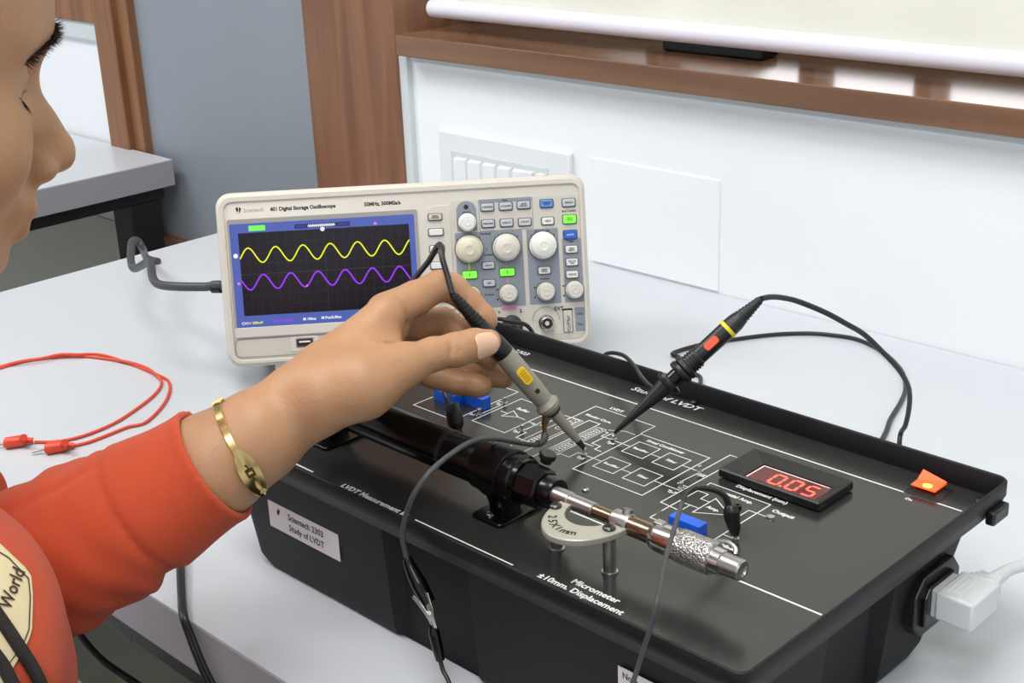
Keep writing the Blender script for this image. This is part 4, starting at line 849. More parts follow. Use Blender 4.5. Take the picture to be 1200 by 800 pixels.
# --- short black clip below the fingers
h2 = empty('test_lead', Matrix.Identity(4), 'black hook clip lead standing beside the blue switch under the fingers', 'lead')
j0 = K(78, 121, PH+4); dj = dep_of(j0)
MB().tube([P(535, 504, dj), P(534, 496, dj), P(531.5, 482, dj), P(530, 472, dj)], 0, 14, radii=[0.0034, 0.0058, 0.0056, 0.0040]).build('clip_boot', 'black', h2)
MB().tube([P(529, 478, dj), P(525, 470, dj+0.001), P(522, 462, dj+0.003), P(518, 445, dj+0.01), P(520, 425, dj+0.03), P(545, 398, dj+0.05), K(-13, 245, 108), K(-8, 262, 103), K(0, 276, 92), K(4, 288, 40), K(0, 300, 4), K(-20, 310, 3)], 0.0017, 10).build('lead_wire', 'cable', h2)
# --- black lead gripped by the crocodile clip
bl2 = empty('test_lead', Matrix.Identity(4), 'black lead hanging before the trainer front, gripped by the crocodile clip', 'lead')
MB().tube([PB(507, 728, -9), PB(510, 738, -9), PB(512, 744, -9)], 0.0011, 8).build('lead_pin', 'metal', bl2)
MB().tube([PB(508, 734, -9), PB(509, 742, -9), PB(513, 760, -9), PB(516, 773, -9)], 0, 14, radii=[0.0024, 0.0034, 0.0032, 0.0026]).build('clip_boot', 'gloss', bl2)
MB().tube([PB(515, 770, -9), PB(519, 785, -10), PB(526, 803, -12), K(203, -20, 3), K(215, -50, 2), K(240, -90, 2)], 0.0013, 10).build('lead_wire', 'cable', bl2)

# --- grey mains plug in the trainer's inlet
mp = empty('mains_plug', Matrix.Identity(4), 'light grey mains plug in the right side of the black trainer with its cord', 'plug')
def kb(a0, a1, b0, b1, z0, z1, name, bev=0.001, par=None):
    o = MB().box(((a0+a1)/2*mm, (b0+b1)/2*mm, (z0+z1)/2*mm), ((a1-a0)*mm, (b1-b0)*mm, (z1-z0)*mm)).build(name, 'greyplug', par or mp, bevel=bev)
    o.matrix_world = KM; return o
kb(395, 401, 184.5, 209, 41, 58.5, 'plug_neck')
pb_ = kb(400, 422.5, 180, 212, 43, 60.5, 'plug_body', 0.0016)
for k in range(5):
    o = MB().box(((404.2+k*3.3)*mm, 196*mm, 60.6*mm), (1.5*mm, 22*mm, 0.9*mm)).build('grip_rib', 'greyplug', mp, bevel=0.0003); o.matrix_world = KM
for k in range(3):
    o = MB().box(((412)*mm, (213.5+k*4.2)*mm, 52.5*mm), ((17-k*2)*mm, 2.6*mm, (14.5-k*1.5)*mm)).build('strain_ring', 'greyplug', mp, bevel=0.001); o.matrix_world = KM
MB().tube([K(412, 210, 52.5), K(412, 224, 52.5), K(413, 236, 52.5)], 0, 16, radii=[0.0055, 0.0048, 0.0038]).build('strain_relief', 'greyplug', mp)
MB().tube([K(412.5, 232, 52.5), K(414, 245, 52), K(420, 268, 48), K(432, 300, 38), K(455, 345, 18), K(490, 390, 4.5), K(560, 430, 4)], 0.0036, 14).build('plug_cord', 'greyplug', mp)

# --- grey mains cord at the left of the oscilloscope
oc = MB().tube([S(14, 80, 48), S(4, 60, 46), P(262, 335.5, 1.222), P(240, 336, 1.225), P(205, 335.5, 1.235), P(186, 333, 1.25), P(179, 325, 1.27), P(177, 312, 1.30), P(174, 306, 1.33), P(166, 311, 1.36), P(157, 314.5, 1.39), P(153.5, 306, 1.42), P(153.5, 292, 1.45), P(155, 283, 1.47), P(161, 282, 1.49), P(167, 291, 1.50), PZ(172, 302, 0.004), PZ(185, 306, 0.004)], 0.0040, 14).build('power_cord', 'cableg')
tag(oc, 'dark grey mains cord bending out of the left side of the oscilloscope', 'cord')
MB().tube([P(259, 336, 1.221), P(249, 336, 1.223)], 0.0056, 16, smooth=False).build('cord_grip', 'black', oc)

# --- red patch lead lying on the table
rl = empty('patch_lead', Matrix.Identity(4), 'orange red patch lead with two plugs looped on the white table', 'lead')
z_ = 0.0016
a_ = [(41, 517.5), (60, 517.5), (80, 515), (105, 508), (135, 495), (160, 479), (178, 465), (187, 455), (189, 447), (185, 441), (172, 431), (150, 424), (120, 419.5), (90, 417), (70, 418), (50, 420), (25, 424), (0, 431), (-40, 445), (-80, 470), (-95, 500)]
b_ = [(86, 522), (105, 517.5), (130, 508), (150, 500), (168, 496), (182, 485), (194, 470), (199, 456), (197, 446), (189, 441), (175, 435), (155, 427), (120, 415.8), (90, 415.2), (70, 415.2), (50, 419.5), (25, 423), (0, 429.5), (-42, 443), (-84, 468), (-95, 500)]
MB().tube([PZ(x, y, z_+(0.0018 if 8 < i < 12 else 0)) for i, (x, y) in enumerate(a_)], 0.0013, 10).build('lead_wire', 'redlead', rl)
MB().tube([PZ(x, y, z_+(0.003 if 12 < i < 17 else 0)) for i, (x, y) in enumerate(b_)], 0.0013, 10).build('lead_wire', 'redlead', rl)
for x0, y0, x1, y1 in ((6, 519, 31, 515.5), (54, 525.5, 79, 521.5)):
    pg = MB().tube([PZ(x0, y0, 0.005), PZ(x0+1, y0, 0.005), PZ(x1-5, y1+0.7, 0.005), PZ(x1, y1, 0.005)], 0, 18, smooth=False, radii=[0.0040, 0.0047, 0.0049, 0.0038]).build('banana_plug', 'redlead', rl)
    MB().tube([PZ(x1-2, y1+0.3, 0.004), PZ(x1+8, y1+0.5, 0.003)], 0.0026, 12, smooth=False).build('plug_neck', 'redlead', pg)
    MB().tube([PZ(x1-4, y1-2, 0.007), PZ(x1-3, y1-3, 0.0115)], 0.0030, 12, smooth=False).build('plug_tab', 'redlead', pg)
    MB().tube([PZ(x0+1, y0, 0.004), PZ(x0-8, y0+2, 0.0032), PZ(x0-17, y0+4, 0.0028)], 0.0012, 12, smooth=False).build('plug_pin', 'metal', pg)
# --- black cables hanging by the table edge
EDG = dep_of(PZ(214, 722, 0.003))
c1 = MB().tube([PZ(250, 600, 0.003), PZ(222, 625, 0.003), PZ(212, 645, 0.004), PZ(210.5, 665, 0.006), PZ(212, 700, 0.004), P(214, 722, EDG), P(222, 746, EDG-0.004), P(232, 772, EDG-0.006), P(246, 802, EDG-0.006), P(275, 850, EDG)], 0.0023, 12).build('cable', 'cable')
tag(c1, 'black cable running over the front edge of the table under the sleeve', 'cable')
c2 = MB().tube([PZ(256, 597, 0.003), PZ(228, 622, 0.003), PZ(215, 645, 0.004), PZ(213.5, 665, 0.006), PZ(215, 700, 0.004), P(217.5, 724, EDG-0.002), P(226, 746, EDG-0.006), P(236, 772, EDG-0.008), P(250, 801, EDG-0.008), P(279, 850, EDG)], 0.0018, 12).build('ground_wire', 'cable', c1)
c3 = MB().tube([P(60, 690, 1.1), P(83, 722, 1.1), P(90, 738, 1.1), P(104, 757, 1.1), P(122, 775, 1.1), P(140, 788, 1.1), P(160, 801, 1.1), P(200, 830, 1.12)], 0.0030, 12).build('cable', 'cable')
tag(c3, 'black cable hanging under the table edge near the bottom left', 'cable')
#SECTION person
# ------------------------------------------------------------------ person (one continuous skin surface grown from a distance field)
class Field:
    def __init__(s, lo, hi, h):
        s.lo = np.array(lo, np.float32); s.h = h; s.n = np.ceil((np.array(hi)-np.array(lo))/h).astype(int)+1
        s.F = np.full(s.n, 0.05, np.float32)
        s.ax = [(s.lo[i]+h*np.arange(s.n[i])).astype(np.float32) for i in range(3)]
    def win(s, a, b):
        i0 = np.maximum(0, np.floor((np.array(a)-s.lo)/s.h).astype(int)); i1 = np.minimum(s.n, np.ceil((np.array(b)-s.lo)/s.h).astype(int)+1)
        if np.any(i1 <= i0): return None
        sl = tuple(slice(i0[i], i1[i]) for i in range(3))
        X, Y, Z = s.ax[0][sl[0]][:, None, None], s.ax[1][sl[1]][None, :, None], s.ax[2][sl[2]][None, None, :]
        return sl, X, Y, Z
    @staticmethod
    def cone_d(X, Y, Z, p, q, r0, r1):
        d = q-p; L2 = float(d@d) or 1e-9
        t = np.clip(((X-p[0])*d[0]+(Y-p[1])*d[1]+(Z-p[2])*d[2])/L2, 0, 1)
        return np.sqrt((X-p[0]-d[0]*t)**2+(Y-p[1]-d[1]*t)**2+(Z-p[2]-d[2]*t)**2)-(r0+(r1-r0)*t)
    @staticmethod
    def smin(a, b, k):
        if k <= 0: return np.minimum(a, b)
        h = np.maximum(k-np.abs(a-b), 0)/k
        return np.minimum(a, b)-h*h*k*0.25
    def cone(s, p, q, r0, r1, k=0.004, sub=False):
        p, q = np.array(p, np.float32), np.array(q, np.float32); r = max(r0, r1)+k+0.02
        w = s.win(np.minimum(p, q)-r, np.maximum(p, q)+r)
        if w is None: return
        sl, X, Y, Z = w; d = s.cone_d(X, Y, Z, p, q, r0, r1)
        s.F[sl] = -s.smin(-s.F[sl], d, k) if sub else s.smin(s.F[sl], d, k)
    def ell(s, c, R_, rad, k=0.01, sub=False):
        """ellipsoid at c with rotation matrix rows = local axes"""
        c = np.array(c, np.float32); rad = np.array(rad, np.float32); r = rad.max()+k+0.02
        w = s.win(c-r, c+r)
        if w is None: return
        sl, X, Y, Z = w; R_ = np.array(R_, np.float32)
        q = [((X-c[0])*R_[i][0]+(Y-c[1])*R_[i][1]+(Z-c[2])*R_[i][2])/rad[i] for i in range(3)]
        n = np.sqrt(q[0]**2+q[1]**2+q[2]**2)+1e-9
        g = np.sqrt((q[0]/rad[0])**2+(q[1]/rad[1])**2+(q[2]/rad[2])**2)/n+1e-9
        d = (n-1)/g
        s.F[sl] = -s.smin(-s.F[sl], d, k) if sub else s.smin(s.F[sl], d, k)
    def mesh(s):
        F = s.F; ins = F < 0; n = s.n
        c = [F[i:n[0]-1+i, j:n[1]-1+j, k:n[2]-1+k] for i in (0, 1) for j in (0, 1) for k in (0, 1)]
        cs = sum((a < 0).astype(np.int8) for a in c)
        act = (cs > 0) & (cs < 8); idx = -np.ones(act.shape, np.int64); ijk = np.argwhere(act); idx[act] = np.arange(len(ijk))
        vals = np.stack([a[act] for a in c], 1); off = np.array([(i, j, k) for i in (0, 1) for j in (0, 1) for k in (0, 1)], np.float32)
        acc = np.zeros((len(ijk), 3), np.float32); cnt = np.zeros(len(ijk), np.float32)
        for a in range(8):
            for b in range(a+1, 8):
                if np.abs(off[a]-off[b]).sum() != 1: continue
                m = (vals[:, a] < 0) != (vals[:, b] < 0); t = vals[m, a]/(vals[m, a]-vals[m, b])
                acc[m] += off[a]+(off[b]-off[a])*t[:, None]; cnt[m] += 1
        V = s.lo+(ijk+acc/cnt[:, None])*s.h; Q = []
        for ax_ in range(3):
            o1, o2 = [a for a in range(3) if a != ax_]
            sl0 = [slice(1, -1)]*3; sl0[ax_] = slice(0, -1); sl1 = [slice(1, -1)]*3; sl1[ax_] = slice(1, None)
            A, B_ = ins[tuple(sl0)], ins[tuple(sl1)]; e = np.argwhere(A != B_)
            if not len(e): continue
            flip = A[tuple(e.T)]
            base = e.copy(); base[:, o1] += 1; base[:, o2] += 1
            def at(d1, d2):
                q = base.copy(); q[:, o1] += d1; q[:, o2] += d2; return idx[tuple(q.T)]
            a, b, c2, d = at(-1, -1), at(0, -1), at(0, 0), at(-1, 0)
            f = np.stack([a, b, c2, d], 1)
            if ax_ == 1: flip = ~flip
            f[~flip] = f[~flip][:, ::-1]; Q.append(f)
        Q = np.concatenate(Q); Q = Q[(Q >= 0).all(1)]
        return V, Q
def field_obj(parts, name, m_, parent=None, relax=2):
    V = []; Q = []; n = 0
    for v, q in parts: V.append(v); Q.append(q+n); n += len(v)
    V = np.concatenate(V).astype(np.float32); Q = np.concatenate(Q).astype(np.int32)
    for _ in range(relax):                      # light smoothing of the grown surface
        S_ = np.zeros_like(V); C_ = np.zeros(len(V), np.float32)
        for i in range(4):
            a, b = Q[:, i], Q[:, (i+1) % 4]
            for u_, w_ in ((a, b), (b, a)):
                for ax_ in range(3): S_[:, ax_] += np.bincount(u_, V[w_, ax_], len(V))
                C_ += np.bincount(u_, minlength=len(V))
        V = V*0.5+0.5*S_/np.maximum(C_, 1)[:, None]
    me = bpy.data.meshes.new(name); me.vertices.add(len(V)); me.vertices.foreach_set('co', V.ravel())
    me.loops.add(Q.size); me.loops.foreach_set('vertex_index', Q.ravel()); me.polygons.add(len(Q))
    me.polygons.foreach_set('loop_start', np.arange(0, Q.size, 4, dtype=np.int32)); me.update(calc_edges=True); me.validate()
    me.shade_smooth(); me.materials.append(M[m_]); o = bpy.data.objects.new(name, me); COL.objects.link(o)
    if parent is not None: o.parent = parent
    return o
def A3(v): return np.array(v, np.float32)

# ---- left forearm and hand
def hand_field():
    dP = 0.0
    w = lambda x, y, d: A3(P(x, y, d+dP))
    f = Field(A3((-0.30, 0.62, T+0.03)), A3((0.03, 0.92, T+0.29)), 0.0014)
    m = 0.001
    c = lambda a, b, r0, r1, k: f.cone(w(*a), w(*b), r0*m, r1*m, k*m)
    # forearm: two bones side by side
    c((150, 606, .795), (235, 552, .79), 22, 26.5, 8); c((235, 552, .788), (250, 545, .785), 27.5, 29, 8); c((250, 545, .785), (301, 511, .79), 29, 25.5, 8)
    c((301, 511, .79), (348, 476, .80), 25.5, 21.5, 8); c((262, 540, .80), (352, 472, .82), 26, 20, 10)
    c((348, 476, .80), (385, 452, .805), 21.5, 22, 8)
    # palm rays
    c((362, 464, .805), (452, 369, .825), 21, 12.0, 8); c((364, 466, .82), (446, 374, .848), 20, 12.5, 8)
    c((366, 470, .835), (440, 392, .870), 20, 12.5, 10); c((368, 474, .845), (436, 415, .888), 18, 12, 10)
    c((390, 440, .815), (448, 395, .835), 20, 12, 10)
    # thenar and thumb
    c((378, 464, .79), (425, 450, .79), 20, 18.5, 12); c((425, 450, .79), (470, 429, .80), 18.5, 12.4, 10)
    g = Field.__new__(Field); g.__dict__.update(f.__dict__); g.F = np.full_like(f.F, 0.05)
    cg = lambda a, b, r0, r1, k: g.cone(w(*a), w(*b), r0*m, r1*m, k*m)
    cg((455, 436, .797), (478, 426, .803), 13.5, 11.4, 4); cg((478, 426, .803), (507, 415, .812), 11.4, 9.6, 4); cg((507, 415, .812), (535, 409.5, .820), 9.6, 9.8, 4)
    cg((535, 409.5, .820), (556, 404, .826), 9.8, 9.4, 4); cg((556, 404, .826), (573, 400, .831), 9.4, 7.4, 4)
    f.F = f.smin(f.F, g.F, 0.006)
    # web between thumb and index
    c((430, 415, .808), (458, 402, .818), 12, 6, 10); c((440, 395, .83), (466, 382, .842), 11, 7, 8)
    def finger(pts, kb, kj):
        g.F[:] = 0.05
        for (a, ra), (b, rb) in zip(pts, pts[1:]): g.cone(w(*a), w(*b), ra*m, rb*m, 0.003)
        f.F = f.smin(f.F, g.F, kb*m)
    finger([((452, 366, .832), 12.2), ((486, 350, .846), 10.6), ((515, 334.5, .858), 9.3), ((531, 338, .862), 9.0), ((550, 354, .864), 8.0), ((567, 371, .864), 7.2), ((571, 376.5, .864), 6.6)], 2.4, 3)
    finger([((447, 378, .852), 12.0), ((485, 379, .868), 10.2), ((519, 377, .882), 9.4), ((543, 390, .880), 8.6), ((562, 406, .876), 7.8), ((574, 418, .872), 7.0)], 1.2, 3)
    finger([((445, 396, .872), 11.5), ((490, 405, .888), 9.6), ((520, 416, .895), 9.0), ((553, 428, .890), 8.4), ((580, 438.5, .884), 7.8), ((590, 442, .882), 7.2)], 1.2, 3)
    finger([((440, 415, .882), 11.0), ((480, 425, .884), 9.2), ((508, 439, .884), 8.6), ((535, 448, .880), 7.8), ((558, 451.5, .876), 7.3), ((564, 452.5, .875), 6.9)], 1.6, 3)
    # creases: thumb joint folds, index fold, palm fold at the thumb web
    def groove(path, r, depth):
        for a, b in zip(path, path[1:]): f.cone(w(*a), w(*b), r*m, r*m, depth*m, sub=True)
    groove([(452, 404, .803), (466, 404.5, .806), (482, 402, .81), (492, 398, .815)], 1.1, 2.2); groove([(470, 372, .83), (478, 384, .832), (482, 396, .822)], 1.0, 2.5); groove([(488, 368, .842), (490, 380, .848), (488, 392, .835)], 1.0, 2.5)
    groove([(487, 455, .803), (476, 461, .80), (462, 462, .795)], 1.0, 2.0); groove([(527, 397, .809), (526, 408, .8068), (528, 416, .808)], 0.9, 1.2)
    groove([(531, 394, .8115), (529, 402, .8085), (531, 414, .8085)], 0.95, 1.4); groove([(536, 392, .8125), (535, 402, .8088), (538, 412, .810)], 0.9, 1.4)
    groove([(541, 393, .8135), (541, 400, .811)], 0.8, 1.2); groove([(546, 343, .853), (548, 350, .8545), (543, 357, .856)], 0.9, 1.4)
    return f
hf = hand_field()
hand = hf.mesh()

# ---- head and neck; local frame x forward, y left, z up
HEADP = dict(nose=(84, 186, 0.735), yaw=radians(31), pitch=radians(16), roll=radians(0))
HR = Matrix.Rotation(HEADP['yaw'], 3, 'Z') @ Matrix.Rotation(HEADP['pitch'], 3, 'Y') @ Matrix.Rotation(HEADP['roll'], 3, 'X')
NOSE = Vector((0.109, 0, -0.042))
HC = P(*HEADP['nose'])-HR @ NOSE
def H(x, y, z): return A3(HC+HR @ Vector((x, y, z)))
HROWS = [list(HR.col[i]) for i in range(3)]
def head_field():
    lo = A3(HC)-A3((0.17, 0.16, 0.25)); hi = A3(HC)+A3((0.19, 0.17, 0.17))
    f = Field(lo, hi, 0.0018); E_ = lambda c, r, k, sub=False: f.ell(H(*c), HROWS, r, k, sub)
    E_((-0.018, 0, 0.035), (0.098, 0.074, 0.085), 0.01); E_((0.020, 0, -0.010), (0.064, 0.062, 0.085), 0.03)
    E_((0.032, 0, 0.045), (0.042, 0.052, 0.040), 0.03)                              # forehead
    E_((0.030, 0, -0.072), (0.052, 0.048, 0.034), 0.02); E_((0.064, 0, -0.099), (0.017, 0.020, 0.014), 0.02)
    for s_ in (-1, 1):
        f.cone(H(0.0755, s_*0.008, 0.022), H(0.058, s_*0.042, 0.022), 0.0075, 0.006, 0.014)       # brow ridge
        E_((0.046, s_*0.040, -0.040), (0.030, 0.024, 0.028), 0.022)                             # cheek
        E_((0.0860, s_*0.030, -0.002), (0.020, 0.019, 0.013), 0.012, True)                        # eye socket
        E_((0.0600, s_*0.031, -0.001), (0.0135, 0.0150, 0.0125), 0.003)                          # lowered eyelid over the eye
        E_((0.090, s_*0.0115, -0.0475), (0.0095, 0.0070, 0.0072), 0.006)                         # nostril wing
        f.cone(H(-0.012, s_*0.072, 0.012), H(-0.004, s_*0.073, -0.030), 0.012, 0.007, 0.004); f.cone(H(-0.008, s_*0.083, 0.008), H(-0.004, s_*0.081, -0.022), 0.0055, 0.003, 0.003, True)
        f.cone(H(-0.02, s_*0.055, -0.04), H(0.052, s_*0.030, -0.095), 0.016, 0.013, 0.02)       # jaw
    f.cone(H(0.0720, 0, -0.001), H(0.0995, 0, -0.035), 0.0060, 0.0085, 0.008); E_((0.1005, 0, -0.041), (0.0100, 0.0095, 0.0092), 0.006)
    f.cone(H(0.082, 0, -0.030), H(0.088, 0, -0.052), 0.014, 0.0075, 0.010)
    for s_ in (-1, 1): f.cone(H(0.093, s_*0.0065, -0.058), H(0.094, s_*0.0062, -0.050), 0.0026, 0.002, 0.002, True)
    E_((0.073, 0, -0.068), (0.016, 0.026, 0.016), 0.012)
    f.cone(H(0.0865, -0.013, -0.0685), H(0.0865, 0.013, -0.0685), 0.0048, 0.0048, 0.006); f.cone(H(0.0835, -0.011, -0.0805), H(0.0835, 0.011, -0.0805), 0.0052, 0.0052, 0.006)
    f.cone(H(0.0930, -0.020, -0.0748), H(0.0930, 0.020, -0.0748), 0.0012, 0.0012, 0.002, True)
    f.cone(H(-0.035, 0, -0.03), A3(NECK), 0.052, 0.055, 0.03)
    return f
NECK = HC+HR @ Vector((-0.055, 0, -0.13)); NECK.z = min(NECK.z, HC.z-0.12)
head = head_field().mesh()
person = empty('person', Matrix.Identity(4), 'person in an orange sweatshirt leaning over the table and holding a probe', 'person')
body = field_obj([hand, head], 'body', 'skin', person, relax=2)

# nails on the visible thumb
def nail(tipx, d0, a, b, r, half, hw, name, updir):
    p0, p1 = Vector(w_(*a)), Vector(w_(*b))
w_ = lambda x, y, d: P(x, y, d)
t0, t1 = P(549, 405.5, .8245), P(577, 399.0, .832)
d_ = (t1-t0).normalized(); v_ = (CAM-t1); v_ = (v_-d_*v_.dot(d_)).normalized(); v_ = Matrix.Rotation(radians(14), 3, d_) @ v_; s_ = d_.cross(v_)
vs_ = []; fs_ = []; NU, NV = 14, 12
Ln = (t1-t0).length
for i in range(NU+1):
    u = i/NU
    hw = (0.55+0.45*math.sqrt(max(0, 1-(max(0, 0.35-u)/0.35)**2)))*(1-0.75*max(0, (u-0.72)/0.28)**2.2)
    for j in range(NV+1):
        a = (j/NV-0.5)*2*radians(50)*hw
        r = (0.0114-0.0024*u)*(1.0-0.10*max(0, u-0.5))
        vs_.append(t0+d_*(Ln*u)+v_*(r*cos(a)+0.0001)+s_*(r*sin(a)*0.95))
fs_ = [(i*(NV+1)+j, i*(NV+1)+j+1, (i+1)*(NV+1)+j+1, (i+1)*(NV+1)+j) for i in range(NU) for j in range(NV)]
no = MB().add(vs_, fs_).build('thumbnail', 'nail', person)
so = no.modifiers.new('solid', 'SOLIDIFY'); so.thickness = 0.0006; so.offset = 0
# ---- sweatshirt: body part and long left sleeve
TZ = lambda x, y, z: A3((x, y, T+z))
hb = Field(TZ(-0.62, 0.32, -0.30), TZ(-0.19, 0.86, 0.34), 0.0045)
hb.cone(A3(P(-151, 780, .68)), TZ(-0.40, 0.615, 0.17), 0.089, 0.075, 0.03)
hb.cone(A3(P(-151, 780, .68)), TZ(-0.42, 0.52, -0.22), 0.089, 0.13, 0.03)
hb.cone(TZ(-0.43, 0.56, 0.05), TZ(-0.46, 0.52, -0.20), 0.12, 0.12, 0.04)
hb.cone(TZ(-0.47, 0.745, 0.19), TZ(-0.46, 0.49, 0.15), 0.062, 0.062, 0.05)
hb.cone(TZ(-0.47, 0.745, 0.19), TZ(-0.345, 0.705, 0.05), 0.058, 0.050, 0.03)
hb.cone(TZ(-0.46, 0.49, 0.15), TZ(-0.50, 0.40, -0.10), 0.060, 0.052, 0.03); hb.cone(TZ(-0.50, 0.40, -0.10), TZ(-0.36, 0.40, -0.17), 0.050, 0.040, 0.02)
for a in range(12):                                          # hood bunched round the neck
    t0_, t1_ = 2*pi*a/12, 2*pi*(a+1)/12
    n0 = A3(NECK); r_ = 0.075
    hb.cone(n0+A3((r_*cos(t0_)-0.01, r_*sin(t0_), -0.045+0.02*(cos(t0_) < 0))), n0+A3((r_*cos(t1_)-0.01, r_*sin(t1_), -0.045+0.02*(cos(t1_) < 0))), 0.026, 0.026, 0.01)
hx, hy, hz = hb.ax[0][:, None, None], hb.ax[1][None, :, None], hb.ax[2][None, None, :]-T
hb.F += (0.0022*np.sin(46*hx+34*hz+2.2*np.sin(21*hy+9*hz))+0.0014*np.sin(90*hz-40*hy+1.5*np.sin(30*hx))).astype(np.float32)
hood_body = hb.mesh()
sl_ = Field(TZ(-0.42, 0.63, -0.01), TZ(-0.13, 0.80, 0.21), 0.0022)
CU0, CU1 = Vector(P(253.5, 543, .785)), Vector(P(165, 600, .79))
cdir = (CU0-CU1).normalized()
ps = [((270, 533, .784), 33.2), ((253, 543, .785), 33.2), ((205, 574, .787), 34.5), ((176, 593, .788), 36.5), ((160, 600, .789), 39.0), ((120, 620, .79), 40.5), ((80, 644, .79), 43.0), ((40, 662, .79), 44.5), ((-20, 685, .795), 46), ((-80, 706, .80), 48)]
for (a, ra), (b, rb) in zip(ps, ps[1:]): sl_.cone(P(*a), P(*b), ra*mm, rb*mm, 0.008)
sl_.cone(P(-34, 578, .82), P(-85, 640, .81), 0.021, 0.035, 0.012)
X, Y, Z = sl_.ax[0][:, None, None], sl_.ax[1][None, :, None], sl_.ax[2][None, None, :]
S1 = (X-CU0.x)*cdir.x+(Y-CU0.y)*cdir.y+(Z-CU0.z)*cdir.z                    # distance along the sleeve, 0 at the cuff edge
vv = (CAM-CU0); vv = (vv-cdir*vv.dot(cdir)).normalized(); uu_ = cdir.cross(vv)
A1 = (X-CU0.x)*vv.x+(Y-CU0.y)*vv.y+(Z-CU0.z)*vv.z; B1 = (X-CU0.x)*uu_.x+(Y-CU0.y)*uu_.y+(Z-CU0.z)*uu_.z
phi = np.arctan2(B1, A1)
fold = np.zeros_like(sl_.F)
gate = 1/(1+np.exp((S1+0.052)/0.004))
for amp, kx, kp, ph in ((3.0, 175, 1.6, 0.3), (1.8, 330, -2.2, 1.9), (2.6, 95, 2.0, 0.7)):
    fold += amp*mm*np.sin(kx*S1+kp*phi+ph+1.2*np.sin(60*S1+2*phi))
fold *= gate*(0.55+0.45*np.cos(phi-2.6))*np.exp(-((S1+0.090)/0.075)**2*0.6)
fold += 0.5*mm*np.sin(70*S1+2*phi)*(1-gate)
seam = -2.2*mm*np.exp(-((S1+0.050)/0.0020)**2)
under = -2.0*mm*np.exp(-(((phi-radians(-62)+S1*2.5))/0.07)**2)*gate
hem = 0.6*mm*(1/(1+np.exp(-(S1+0.004)/0.001)))
sl_.F -= (fold+seam+under+hem).astype(np.float32)
sl_.F = np.maximum(sl_.F, S1.astype(np.float32)+0*sl_.F)
sl_.cone(CU0-cdir*0.010+uu_*0.0, CU0+cdir*0.03, 0.0312, 0.0318, 0.001, sub=True)
sleeve = sl_.mesh()
hood = field_obj([hood_body], 'sweatshirt', 'hoodie', person, relax=3)
slv = field_obj([sleeve], 'sweatshirt_sleeve', 'hoodie', person, relax=1)

# printed patch on the chest, laid on the cloth
from mathutils.bvhtree import BVHTree
bvh = BVHTree.FromPolygons([v.co.copy() for v in hood.data.vertices], [tuple(p.vertices) for p in hood.data.polygons])
def on_cloth(x, y, off=0.0008):
    d = ray(x, y).normalized(); h, n_, i_, t_ = bvh.ray_cast(CAM, d)
    if h is None: return None
    return h+(n_ if n_.dot(d) < 0 else -n_)*off
def cloth_poly(edge, off, n1=26, n2=26):
    """fills the region between a left line x0(y) and right line x1(y) given as outline function"""
    mb = MB(); vs_ = []; fs_ = []; id_ = {}
    ys = np.linspace(edge[0][0], edge[-1][0], n1)
    for i, y in enumerate(ys):
        x0 = np.interp(y, [e[0] for e in edge], [e[1] for e in edge]); x1 = np.interp(y, [e[0] for e in edge], [e[2] for e in edge])
        for j in range(n2):
            p = on_cloth(x0+(x1-x0)*j/(n2-1), y, off)
            if p is not None: id_[(i, j)] = len(vs_); vs_.append(p)
    for i in range(n1-1):
        for j in range(n2-1):
            k = [(i, j), (i, j+1), (i+1, j+1), (i+1, j)]
            if all(q in id_ for q in k): fs_.append(tuple(id_[q] for q in k))
    return mb.add(vs_, fs_)
cloth_poly([(604, -60, -42), (632, -75, -8), (645, -80, 6), (672, -85, 34.5), (700, -88, 37), (740, -88, 35.5), (755, -88, 30), (765, -88, 24), (785, -86, 12), (820, -80, -10), (860, -70, -50)], 0.0010).build('print_patch', 'printc', hood)
bl_ = MB()
def cl_line(pts, w, off, mb):
    q = []
    for (a, b) in zip(pts, pts[1:]):
        for k in range(6): q.append((a[0]+(b[0]-a[0])*k/6, a[1]+(b[1]-a[1])*k/6))
    q.append(pts[-1]); vs_ = []; ok = True
    for i, p in enumerate(q):
        a, b = q[max(0, i-1)], q[min(len(q)-1, i+1)]; dx, dy = b[0]-a[0], b[1]-a[1]; l = math.hypot(dx, dy) or 1
        for s_ in (-1, 1):
            c_ = on_cloth(p[0]-dy/l*w/2*s_, p[1]+dx/l*w/2*s_, off)
            if c_ is None: return
            vs_.append(c_)
    mb.add(vs_, [(2*i, 2*i+1, 2*i+3, 2*i+2) for i in range(len(q)-1)])
cl_line([(-60, 622), (-12, 643), (8, 655), (31, 679), (33, 700), (31.5, 738), (27, 750), (20, 762), (5, 782), (-20, 808)], 1.3, 0.0014, bl_)
bl_.build('patch_outline', 'printink', hood, smooth=False)
tx = MB(); tmp = MB().text('World', 23, Matrix.Identity(4), 0.012, 'LEFT', 0.12, 0.78)
ca, sa = 0.36, -0.93; nrm = math.hypot(ca, sa); ca /= nrm; sa /= nrm
vs_ = []; good = True
for x, y, z in tmp.v:
    px_, py_ = 3+x*ca+y*sa, 714+x*sa-y*ca
    c_ = on_cloth(px_, py_, 0.0016)
    if c_ is None: good = False; break
    vs_.append(c_)
if good: MB().add(vs_, tmp.f).build('print_lettering', 'printink', hood, smooth=False)
for pts, r_ in (([(-60, 655), (-32, 690), (-12, 716), (3, 737), (17, 758), (30, 778), (43, 803), (52, 840)], 0.0032), ([(-75, 700), (-42, 735), (-16, 761), (-1, 780), (10, 800), (22, 822), (30, 850)], 0.0032)):
    q = [on_cloth(x, y, r_*0.8) for x, y in pts]; q = [p for p in q if p is not None]
    if len(q) > 2: MB().tube(q, r_, 12).build('drawstring', 'string', person)

